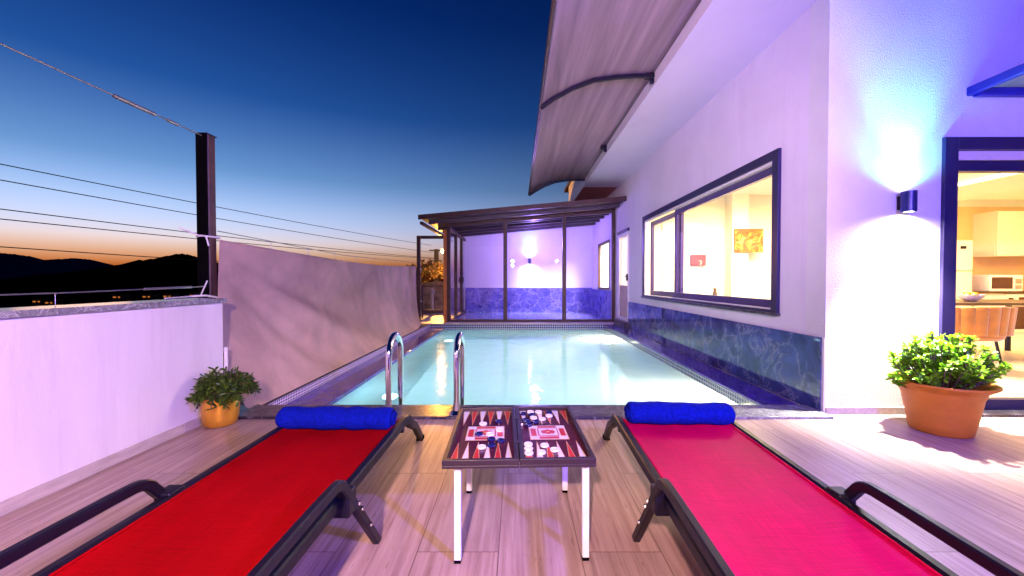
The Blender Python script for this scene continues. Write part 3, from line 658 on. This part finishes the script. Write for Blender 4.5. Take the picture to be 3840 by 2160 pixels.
# village on the slope
vill = [(104,757,'lit village house at the far left of the dark hillside'),(135,760,'lit village house just right of the leftmost one'),(304,746,'lit village house alone in the middle of the dark slope'),(378,745,'lit village house below the hill summit'),(430,744,'lit village house left of the steel post with two glowing windows'),(495,742,'lit village house right beside the steel post')]
for x, y, lab in vill:
    Y = 185; kk = Y/1002; X = (x-1302)*kk; z = 1+(706-y-5)*kk
    h = thing('village_house', lab, 'house', (X, Y, z), 'lit village houses on the hillside')
    obj('wall', MB().box(X-2.2, X+2.2, Y-2, Y+2, z-3, z+2.2), M['houseplaster'], h, smooth=0)
    obj('roof', MB().add([(X-2.5,Y-2.3,z+2.2),(X+2.5,Y-2.3,z+2.2),(X+2.5,Y+2.3,z+2.2),(X-2.5,Y+2.3,z+2.2),(X-1.5,Y,z+3.2),(X+1.5,Y,z+3.2)], [(0,1,5,4),(2,3,4,5),(1,2,5),(3,0,4),(0,3,2,1)]), M['ground'], h, smooth=0)
    for dx, w in ((-1.1,.7),(1.0,.45)):
        obj('window', MB().box(X+dx-w, X+dx+w, Y-2.03, Y-1.99, z+.4, z+1.0), M['winlit'], h, smooth=0)

# ------------------------------------------------------------------ pool ladder
ld = thing('pool_ladder', 'chrome pool ladder with two arched handrails at the near edge', 'ladder', (-.7, 2.95, .02))
for X in (-.95, -.449):
    pts = [(X,2.923,.02),(X,2.923,.43)]
    for q in range(1, 12): a = math.pi*q/12; pts.append((X, 3.073-.15*math.cos(a), .43+.15*math.sin(a)))
    pts += [(X,3.223,.43),(X,3.223,-.9)]
    obj('handrail', MB().tube(pts, .0235, 14, up=(1,0,0)), M['chrome'], ld, smooth=60)
    obj('flange', MB().lathe((X,2.923,.02), [(.0235,.025),(.03,.022),(.055,.008),(.058,0)], 24), M['chrome'], ld, smooth=60)
for z in (-.3, -.55, -.8): obj('rung', MB().box(-.95, -.449, 3.19, 3.27, z-.012, z+.012), M['chrome'], ld)

# ------------------------------------------------------------------ loungers
def make_lounger(cx, lx, rx, yfar, ynear, label, slingmat, rz, legin, footdx):
    """lx, rx: inner rail centres of the sling, in world metres before rotation about (cx, 1.2)"""
    t = thing('sun_lounger', label, 'sun lounger', (cx, 1.2, 0), 'pool loungers')
    Z = .3
    def slg(u, v):
        x = lx + (rx-lx)*u; y = ynear + (yfar-ynear)*v
        sag = .018*math.sin(math.pi*u)**.8
        zz = Z + .012 - sag + (.004*math.sin(v*9+1) + .0015*math.sin(v*31+u*4) + .002*math.sin(u*7+v*5))*math.sin(math.pi*u)
        if v > .97: zz -= (v-.97)*.5
        return (x, y, zz)
    obj('sling', MB().grid(24, 60, slg), slingmat, t, solid=.003)
    for x in (lx+.022, rx-.022):
        obj('piping', MB().tube([(x, ynear+(yfar-ynear-.06)*i/20, Z+.0125) for i in range(21)], .004, 6), slingmat, t)
    fr = MB()
    for s, x in ((-1, lx), (1, rx)):
        pts = [(x, ynear, Z)] + [(x, yfar-.5+.45*i/6, Z) for i in range(7)]
        fr.bar(pts + [(x, yfar, Z-.008), (x, yfar+.03, Z-.035)], .032, .042)
    fr.bar([(lx, yfar-.05, Z-.04),(rx, yfar-.05, Z-.04)], .03, .03); fr.bar([(lx, .8, Z-.04),(rx, .8, Z-.04)], .03, .03)
    obj('frame', fr, M['dark_metal'], t)
    for s, x in ((-1, lx), (1, rx)):
        fx = x - s*footdx
        leg = MB().bar([(x, yfar+.02, Z-.015),(x, yfar+.06, Z-.05),(x-s*footdx*.5, yfar+.25, .17),(fx, yfar+.475, .012)], .032, .045)
        lo = obj('far_leg', leg, M['dark_metal'], t)
        obj('foot_cap', MB().box(fx-.019, fx+.019, yfar+.45, yfar+.5, 0, .02), M['black'], lo)
        ax = x + s*.03
        A = [(ax, ynear, .375), (ax, 1.1, .385), (ax, 1.17, .384)]
        for q in range(1, 7):
            a = R(8+q*8.5); A.append((ax, 1.17+.07*math.sin(a), .384-.07*(1-math.cos(a))))
        A.append((ax, 1.515, .0))
        am = obj('armrest', MB().bar(A, .026, .032), M['dark_metal'], t)
        for yy, zz in ((1.31,.262),(1.335,.23),(1.41,.13)):
            bl = MB().lathe((0,0,0), [(0,.004),(.007,.004),(.008,0)], 10)
            bl.v = [(ax + s*(.017+v[2]), yy+v[0], zz+v[1]) for v in bl.v]
            obj('bolt', bl, M['chrome'], am)
        obj('bracket', MB().box(min(x,ax)-.012, max(x,ax)+.012, 1.24, 1.30, .25, .33), M['dark_metal'], am, bevel=.006)
        obj('arm_post', MB().bar([(ax, .45, .375),(ax, .35, .0)], .034, .04), M['dark_metal'], t)
    t.rotation_euler = (0, 0, rz)
    return t
make_lounger(-.84, -1.108, -.572, 2.02, .12, 'red mesh sun lounger with dark metal arms, left of the backgammon table', M['red_sling'], R(-.4), 0, .05)
make_lounger(.75, .478, 1.016, 2.02, .12, 'red mesh sun lounger with pink light painted in and dark metal arms, right of the backgammon table', M['lit_red_sling'], R(-1.9), 0, .04)

def towel(loc, length, r, label, rz, seed):
    t = thing('rolled_towel', label, 'towel', loc, 'rolled blue towels')
    rr = random.Random(seed); n = 48; m = 40; x0, y0, z0 = loc
    def f(u, v):
        a = 2*math.pi*v; e = abs(u-.5)*2
        rad = r*(1-.22*max(0, (e-.93)/.07)**2)
        rad *= 1 + .035*math.sin(u*9+seed) + .03*math.sin(u*23+a*2+seed) - .10*math.exp(-((u-.58)/.04)**2)*(seed == 3)
        rad *= 1 + .05*math.sin(a+1+u*2)
        # outer flap of the roll
        if .05 < v < .42: rad *= 1.09
        rad *= 1 - .03*math.exp(-((u-.27)/.02)**2) - .025*math.exp(-((u-.79)/.03)**2)
        return (x0 + (u-.5)*length, y0 + rad*1.12*math.cos(a), z0 + r*.9 + rad*.95*math.sin(a))
    b = MB().grid(n, m, f)
    obj('roll', b, M['towel'], t, smooth=50)
    for s in (-1, 1):
        q = MB(); 
        pts = []
        for i in range(46):
            a = i*.42; rad = r*.68*(1-i/50); pts.append((x0+s*(length/2+.004), y0+rad*1.1*math.cos(a), z0+r*.9+rad*.92*math.sin(a)))
        q.tube(pts, r*.085, 6, up=(1,0,0)); q.lathe((0,0,0), [(0,0),(r*.72,0)], 24)
        k0 = len(q.v)-48
        for i in range(k0, len(q.v)): v = q.v[i]; q.v[i] = (x0+s*(length/2-.003), y0+v[0]*1.1, z0+r*.9+v[1]*.92)
        obj('coil', q, M['towel'], t)
    t.rotation_euler = (0,0,rz); return t
towel((-.855, 1.875, .30), .53, .052, 'rolled royal blue towel lying on the red lounger', 0, 3)
towel((.79, 1.94, .302), .50, .052, 'rolled royal blue towel lying on the right-hand lounger', R(-1), 5)

# ------------------------------------------------------------------ table and backgammon
tb = thing('side_table', 'small square table with four white legs under the backgammon board', 'table', (.006, 1.64, 0))
obj('tabletop', MB().box(-.23, .242, 1.42, 1.86, .340, .355), M['white_plastic'], tb, bevel=.004)
for x, y in ((-.2125,1.40),(.244,1.415),(-.228,1.865),(.224,1.87)):
    g = obj('leg', MB().sweep([(x,y,.012),(x*.995,y,.352)], [(-.0115,-.0115),(.0115,-.0115),(.0135,0),(.0115,.0115),(-.0115,.0115),(-.0135,0)], up=(0,1,0)), M['white_plastic'], tb)
    obj('foot', MB().box(x-.012, x+.012, y-.012, y+.012, 0, .012), M['black'], g)

BC = Vector((-.003, 1.645, .356)); BR = R(2.0)
bg = thing('backgammon_board', 'open dark wooden backgammon board with red and white points', 'board game', tuple(BC))
W2, D2 = .266, .288
def B(x, y, z): return (BC.x+x, BC.y+y, BC.z+z)
for s in (-1, 1):
    b = MB(); x0, x1 = (-W2, -.0015) if s < 0 else (.0015, W2)
    q = lambda a, c, d, e, f, g, mi=0: b.box(BC.x+a, BC.x+c, BC.y+d, BC.y+e, BC.z+f, BC.z+g, mi)
    q(x0, x1, -D2, D2, 0, .010); q(x0, x1, -D2, -D2+.016, .010, .030); q(x0, x1, D2-.016, D2, .010, .030)
    q(x0, x0+.016, -D2+.016, D2-.016, .010, .030); q(x1-.016, x1, -D2+.016, D2-.016, .010, .030)
    half = obj('half', b, M['board_wood'], bg, smooth=0, bevel=.0015)
    f = MB(); ix0, ix1, iy = x0+.016, x1-.016, D2-.016
    f.poly([B(ix0,-iy,.0112),B(ix1,-iy,.0112),B(ix1,iy,.0112),B(ix0,iy,.0112)], 0)
    n = 6; w = (ix1-ix0)/n; hgt = .185
    for e in (-1, 1):
        for i in range(n):
            cx = ix0+w*(i+.5); red = (i + (e > 0)) % 2 == (0 if s < 0 else 0)
            def tri(hw, h0, h1, z, mi): f.poly([B(cx-hw, e*(iy-h0), z), B(cx+hw, e*(iy-h0), z), B(cx, e*(iy-h1), z)], mi)
            tri(w*.40, 0, hgt, .0118, 3); tri(w*.33, 0, hgt-.022, .0124, 2 if red else 1)
    ox = (ix0+ix1)/2 - .004*s
    def rect(cx, cy, hx, hy, z, mi): f.poly([B(cx-hx,cy-hy,z),B(cx+hx,cy-hy,z),B(cx+hx,cy+hy,z),B(cx-hx,cy+hy,z)], mi)
    rect(ox, 0, .078, .076, .0118, 3); rect(ox, 0, .075, .073, .0124, 1)
    for e in (-1, 1):
        rect(ox, e*.058, .040, .011, .0130, 2); rect(ox+e*.060, 0, .011, .040, .0130, 2)
    rect(ox, 0, .043, .041, .0130, 2); rect(ox, 0, .038, .036, .0136, 1)
    f.poly([B(ox+.030*math.cos(a*.3927), .028*math.sin(a*.3927)*(1 if a % 2 == 0 else .72), .0142) for a in range(16)], 2)
    rect(ox, 0, .006, .006, .0148, 3)
    obj('playing_field', f, [M['board_field'], M['pt_white'], M['pt_red'], M['pt_gold']], half, smooth=0)
for y in (-.13, .13):
    obj('hinge', MB().box(BC.x-.012, BC.x+.012, BC.y+y-.02, BC.y+y+.02, BC.z+.0302, BC.z+.0315), M['board_wood'], bg, smooth=0)
bg.rotation_euler = (0, 0, BR)
ck = MB().lathe((0,0,0), [(0,0),(.0155,0),(.017,.002),(.017,.006),(.0155,.008),(.012,.0075),(.0105,.006),(0,.006)], 24)
def checker(x, y, m, name, label, group, first={}):
    z = BC.z + .0126
    for (qx, qy, qz) in placed:
        if math.hypot(qx-x, qy-y) < .031: z = max(z, qz+.0082)
    placed.append((x, y, z))
    if m not in first:
        o = obj(name, ck, m); first[m] = o
    else:
        o = first[m].copy(); col.objects.link(o)
    o.location = (x, y, z); tag(o, label, 'game piece', group)
placed = []
WH = [((-.151,1.735),'white checker by itself on the far left point of the left board half'),
 ((-.075,1.662),'white checker on the far right corner of the left red and white ornament'),
 ((-.112,1.618),'white checker in the middle of the left red and white ornament'),
 ((-.135,1.491),'white checker on the near side of the left board half'),
 ((.062,1.893),'white checker at the far rim of the right half, left one of two'),
 ((.100,1.893),'white checker at the far rim of the right half, right one of two'),
 ((.073,1.812),'white checker next to the blue pile on the right board half'),
 ((.112,1.796),'white checker at the tip of a far point on the right half'),
 ((.146,1.838),'white checker on a red far point right of the others'),
 ((.041,1.516),'white checker farthest in the near column beside the hinge'),
 ((.041,1.478),'white checker in the middle of the near column beside the hinge'),
 ((.041,1.438),'white checker nearest in the near column beside the hinge'),
 ((.103,1.506),'white checker on top of a near cluster, far one of three'),
 ((.087,1.445),'white checker in front of the near cluster, by the rim'),
 ((.137,1.467),'white checker right end of the near cluster')]
for (x, y), lab in WH: checker(x, y, M['chk_white'], 'checker', lab, 'white backgammon checkers')
NV = [((-.085,1.765),'navy checker under the far points of the left board half'),
 ((-.158,1.620),'navy checker on the left end of the left ornament'),
 ((-.104,1.566),'navy checker in the trio on the left half, farthest left'),
 ((-.066,1.552),'navy checker in the trio on the left half, right one'),
 ((-.100,1.508),'navy checker in the trio on the left half, nearest one'),
 ((.036,1.785),'navy checker in the pile beside the hinge, far left'),
 ((.048,1.722),'navy checker in the pile beside the hinge, nearest one'),
 ((.026,1.866),'navy checker in the far left corner of the right half'),
 ((.149,1.889),'navy checker against the far rim right of the white pair'),
 ((.079,1.760),'navy checker in the pile beside the hinge, right one'),
 ((.066,1.853),'navy checker between the white pair and the pile'),
 ((.044,1.755),'navy checker lying on top of the pile beside the hinge')]
for (x, y), lab in NV: checker(x, y, M['chk_navy'], 'checker', lab, 'navy backgammon checkers')
tag(obj('die', MB().box(.015, .024, 1.722, 1.731, BC.z+.0126, BC.z+.0216), M['chk_white'], bevel=.0015), 'tiny white die beside the hinge of the board', 'die')

# ------------------------------------------------------------------ pot plants
pp = thing('potted_plant', 'bushy bright green plant in a wide terracotta pot by the kitchen door', 'plant', (2.82, 2.64, 0))
c = (2.82, 2.64, 0)
obj('pot', MB().lathe(c, [(0,.004),(.145,0),(.155,.008),(.165,.06),(.183,.16),(.197,.245),(.207,.262),(.207,.275),(.215,.29),(.245,.312),(.262,.325),(.262,.337),(.245,.337),(.222,.322),(.208,.30),(.195,.27)], 56), M['terracotta'], pp, smooth=50)
obj('soil', MB().lathe(c, [(0,.285),(.1,.283),(.2,.275)], 30), M['soil'], pp)
rr = random.Random(11)
stem = MB(); lv = MB()
def leaf(mb, p, d, L_, w, mi, cup=.2):
    d = d.normalized(); s = d.cross(Vector((rr.gauss(0,.4), rr.gauss(0,.4), 1))).normalized(); n_ = s.cross(d)
    mb.add([p, p+d*L_*.35+s*w*.5+n_*cup*w, p+d*L_*.75+s*w*.55+n_*cup*w, p+d*L_, p+d*L_*.75-s*w*.55+n_*cup*w, p+d*L_*.35-s*w*.5+n_*cup*w, p+d*L_*.55],
           [(0,1,6),(1,2,6),(2,3,6),(3,4,6),(4,5,6),(5,0,6)], mi)
for q in range(190):
    a = rr.uniform(0, 2*math.pi); rad = math.sqrt(rr.random())
    tip = Vector((c[0]+.01+rad*.30*math.cos(a), c[1]-.02+rad*.25*math.sin(a), .60 - .17*rad**2 + rr.uniform(-.13,.07)))
    base = Vector((c[0]+rad*.09*math.cos(a), c[1]+rad*.09*math.sin(a), .28))
    mid = base.lerp(tip, .5) + Vector((0,0,-.02*rad))
    stem.tube([base, mid, tip], .004, 5)
    for j in range(27):
        d = Vector((rr.gauss(0,1), rr.gauss(0,1), rr.gauss(.35,.6)))
        pos = tip.lerp(mid, rr.random()**2*.85)
        leaf(lv, pos, d, rr.uniform(.024,.042), rr.uniform(.013,.020), rr.choice((0,0,1,1,2)))
obj('stems', stem, M['stem'], pp)
obj('foliage', lv, [M['leaf_a'], M['leaf_b'], M['leaf_e']], pp, smooth=0)

gp = thing('potted_plant', 'small dark leafy plant in a round golden pot by the white wall', 'plant', (-2.07, 2.76, 0))
c = (-2.07, 2.76, 0)
obj('pot', MB().lathe(c, [(0,.002),(.085,0),(.098,.012),(.108,.06),(.112,.12),(.108,.18),(.104,.2),(.099,.2),(.1,.17)], 44), M['gold'], gp, smooth=50)
obj('soil', MB().lathe(c, [(0,.185),(.1,.182)], 24), M['soil'], gp)
stem = MB(); lv = MB()
for q in range(130):
    a = rr.uniform(0, 2*math.pi); rad = math.sqrt(rr.random())
    tip = Vector((c[0]+rad*.23*math.cos(a)+.02, c[1]+rad*.20*math.sin(a), .35 - .17*rad**2.2 + rr.uniform(-.04,.05)))
    tip.x = max(tip.x, -2.17)
    base = Vector((c[0]+rad*.05*math.cos(a), c[1]+rad*.05*math.sin(a), .18))
    mid = base.lerp(tip, .5) + Vector((0,0,.05*rad))
    stem.tube([base, mid, tip], .003, 5)
    for j in range(15):
        d = Vector((math.cos(a)*.6+rr.gauss(0,.8), math.sin(a)*.6+rr.gauss(0,.8), rr.gauss(-.1,.6)))
        leaf(lv, tip.lerp(mid, rr.random()**1.5), d, rr.uniform(.035,.055), rr.uniform(.010,.016), rr.choice((0,0,1)))
obj('stems', stem, M['stem'], gp)
obj('foliage', lv, [M['leaf_c'], M['leaf_d']], gp, smooth=0)

# ------------------------------------------------------------------ furniture seen through the openings
fg = thing('fridge', 'cream two door fridge seen through the kitchen door', 'fridge', (7.55, 7.2, .02))
obj('body', MB().box(7.24, 7.88, 6.96, 7.55, .02, 1.70), M['cream'], fg, bevel=.01)
dr = obj('door', MB().box(7.24, 7.88, 6.9, 6.955, 1.175, 1.70), M['cream'], fg, bevel=.012)
obj('badge', MB().box(7.66, 7.76, 6.893, 6.899, 1.55, 1.60), M['dark_metal'], dr)
obj('door', MB().box(7.24, 7.88, 6.9, 6.955, .04, 1.16), M['cream'], fg, bevel=.012)
cb = thing('wall_cabinet', 'cream kitchen wall cabinet above the microwave', 'cabinet', (9.4, 7.4, 1.44))
obj('carcass', MB().box(8.65, 10.5, 7.23, 7.59, 1.44, 2.26), M['cream'], cb, smooth=0)
for x in (8.66, 9.28, 9.9):
    d = obj('door', MB().box(x, x+.6, 7.2, 7.225, 1.45, 2.25), M['cream'], cb, smooth=0, bevel=.003)
    obj('handle', MB().box(x+.51, x+.53, 7.17, 7.2, 1.55, 1.75), M['dark_metal'], d)
ct = thing('kitchen_counter', 'cream kitchen counter with dark worktop and built in oven', 'counter', (9.3, 7.3, .02))
obj('base', MB().box(8.05, 10.5, 7.0, 7.59, .02, .775), M['cream'], ct, smooth=0)
obj('worktop', MB().box(8.0, 10.5, 6.95, 7.59, .775, .81), M['dark_wood'], ct, smooth=0, bevel=.003)
ov = obj('oven', MB().box(8.55, 9.15, 6.97, 7.0, .1, .76), M['cream'], ct, smooth=0)
obj('window', MB().box(8.6, 9.1, 6.962, 6.97, .15, .55), M['blackglass'], ov, smooth=0)
obj('display', MB().box(8.78, 8.98, 6.962, 6.97, .64, .71).box(8.6,8.68,6.962,6.97,.64,.70), M['blackglass'], ov, smooth=0)
mw = thing('microwave', 'white microwave with dark door standing on the kitchen counter', 'microwave', (8.6, 7.2, .81))
obj('body', MB().box(8.28, 8.86, 6.98, 7.35, .812, 1.10), M['white_plastic'], mw, bevel=.008)
obj('door', MB().box(8.31, 8.67, 6.972, 6.98, .86, 1.06), M['blackglass'], mw, smooth=0)
obj('dial', MB().box(8.72, 8.82, 6.968, 6.98, .95, 1.03).box(8.72, 8.82, 6.968, 6.98, .86, .92), M['steel'], mw, smooth=0)
dt = thing('dining_table', 'dark dining table behind the orange chair', 'table', (5.9, 5.2, .02))
obj('tabletop', MB().box(4.75, 7.0, 4.75, 5.7, .70, .735), M['dark_wood'], dt, smooth=0, bevel=.004)
for x, y in ((4.9,4.9),(6.85,4.9),(4.9,5.55),(6.85,5.55)): obj('leg', MB().bar([(x,y,.02),(x,y,.70)], .05, .05, up=(0,1,0)), M['dark_metal'], dt)
bw = thing('fruit_bowl', 'white bowl of yellow fruit on the dining table', 'bowl', (5.75, 5.05, .735))
obj('bowl', MB().lathe((5.75,5.05,.736), [(0,0),(.05,0),(.11,.05),(.13,.09),(.12,.09),(.1,.05),(0,.015)], 28), M['white_plastic'], bw, smooth=60)
b = MB()
for dx, dy in ((-.04,0),(.045,.01),(0,.045),(.0,-.045)): b.lathe((5.75+dx,5.05+dy,.82), [(0,-.04),(.03,-.028),(.042,0),(.03,.028),(0,.038)], 12)
obj('fruit', b, M['gold'], bw)
ch = thing('dining_chair', 'orange velvet dining chair with channelled rounded back', 'chair', (5.0, 4.35, .02))
def cback(u, v):
    a = R(200) + R(140)*u; rad = .31 + .018*abs(math.sin(u*math.pi*8)) + .03*v
    return (5.0+rad*math.cos(a), 4.42+rad*.85*math.sin(a), .42 + .31*v*(1-.12*abs(u-.5)))
obj('backrest', MB().grid(96, 10, cback), M['velvet'], ch, solid=.05)
obj('seat', MB().lathe((5.0,4.45,.36), [(0,0),(.27,0),(.3,.03),(.3,.08),(.26,.11),(0,.12)], 32), M['velvet'], ch)
for x, y in ((4.8,4.25),(5.2,4.25),(4.8,4.65),(5.2,4.65)): obj('leg', MB().tube([(x,y,.02),(5+(x-5)*.8,4.45+(y-4.45)*.8,.37)], .014, 8), M['dark_metal'], ch)

def art_mat(name, stops, scale):
    m, nt, out = newmat(name); p = princ(nt, out, Roughness=.5)
    L(nt, ramp(nt, noise(nt, coords(nt), scale, 5, .6, 1.2), stops), p.inputs['Base Color']); return m
pt = thing('wall_picture', 'orange and gold blotched canvas hung on the column inside the window', 'picture', (4.15, 7.33, 1.5))
obj('canvas', MB().box(3.98, 4.5, 7.31, 7.345, 1.52, 1.95), art_mat('abstract orange print', [(.3,(.6,.45,.2)), (.42,(.5,.2,.02)), (.52,(.12,.03,.01)), (.62,(.5,.28,.06)), (.72,(.2,.02,.02))], 5), pt, smooth=0)
pt = thing('wall_picture', 'small maroon picture on the white wall behind the sliding window', 'picture', (3.3, 7.55, 1.3))
obj('canvas', MB().box(3.28, 3.56, 7.53, 7.565, 1.28, 1.49), art_mat('maroon print', [(.3,(.12,.015,.03)), (.62,(.16,.03,.05)), (.68,(.6,.5,.5))], 9), pt, smooth=0)
vs_ = thing('vase', 'slim brown vase standing behind the window sill', 'vase', (3.42, 6.9, .70))
obj('body', MB().lathe((3.42,6.9,.70), [(0,0),(.03,0),(.04,.06),(.025,.13),(.03,.17),(.022,.17)], 20), M['dark_wood'], vs_, smooth=60)
sb = thing('sideboard', 'pale sideboard under the inner wall behind the window', 'sideboard', (3.4, 6.9, .02))
obj('body', MB().box(2.9, 3.9, 6.7, 7.1, .08, .70), M['cream'], sb, smooth=0, bevel=.005)
for x in (2.95, 3.85):
    for y in (6.74, 7.06): obj('leg', MB().box(x-.02,x+.02,y-.02,y+.02,.02,.08), M['dark_wood'], sb)

# ------------------------------------------------------------------ camera, sky, sun
cam = bpy.data.cameras.new('camera'); cam.lens = 14.0; cam.sensor_width = 36; cam.clip_end = 6000; cam.clip_start = .02
cam.shift_x = -14/2576
co = bpy.data.objects.new('camera', cam); col.objects.link(co)
co.location = (0, 0, 1); co.rotation_euler = (R(90) - math.atan(18.5/1002), 0, 0); sc.camera = co

SUN_EL, SUN_AZ = -3.0, -48.0
w = bpy.data.worlds.new('World'); sc.world = w; w.use_nodes = True
nt = w.node_tree; bgn = nt.nodes['Background']
sky = nt.nodes.new('ShaderNodeTexSky'); sky.sky_type = 'NISHITA'; sky.sun_disc = False
sky.sun_elevation = R(SUN_EL); sky.sun_rotation = R(SUN_AZ); sky.ozone_density = 3; sky.air_density = 1.2; sky.dust_density = 1.5
tc = nt.nodes.new('ShaderNodeTexCoord'); sx = nt.nodes.new('ShaderNodeSeparateXYZ'); nt.links.new(tc.outputs['Generated'], sx.inputs[0])
gain = ramp(nt, sx.outputs[2], [(0,(2.0,1.15,.9)), (.03,(1.95,1.45,1.6)), (.08,(2.9,2.4,2.6)), (.15,(2.1,1.9,1.75)), (.22,(.95,1.2,1.12)), (.36,(.17,.5,.72)), (.54,(.03,.22,.48)), (.8,(.02,.13,.36))])
mx = nt.nodes.new('ShaderNodeMix'); mx.data_type = 'RGBA'; mx.blend_type = 'MULTIPLY'; mx.inputs[0].default_value = 1
nt.links.new(sky.outputs[0], mx.inputs[6]); nt.links.new(gain, mx.inputs[7])
nt.links.new(mx.outputs[2], bgn.inputs[0]); bgn.inputs[1].default_value = 3.2
# the last glow of the sun that has just set behind the hill
light('SUN', 'sun', (-20, 20, 10), .05, (1,.55,.3), (R(88), 0, R(-SUN_AZ+180)), angle=R(8))

sc.view_settings.view_transform = 'Standard'; sc.view_settings.look = 'None'; sc.view_settings.exposure = 0; sc.view_settings.gamma = 1
sc.render.engine = 'CYCLES'
cy = sc.cycles
cy.use_denoising = True; cy.denoiser = 'OPENIMAGEDENOISE'; cy.max_bounces = 8; cy.diffuse_bounces = 3; cy.glossy_bounces = 4
cy.transmission_bounces = 6; cy.transparent_max_bounces = 12; cy.caustics_reflective = False; cy.caustics_refractive = False
cy.sample_clamp_indirect = 6; cy.blur_glossy = 1
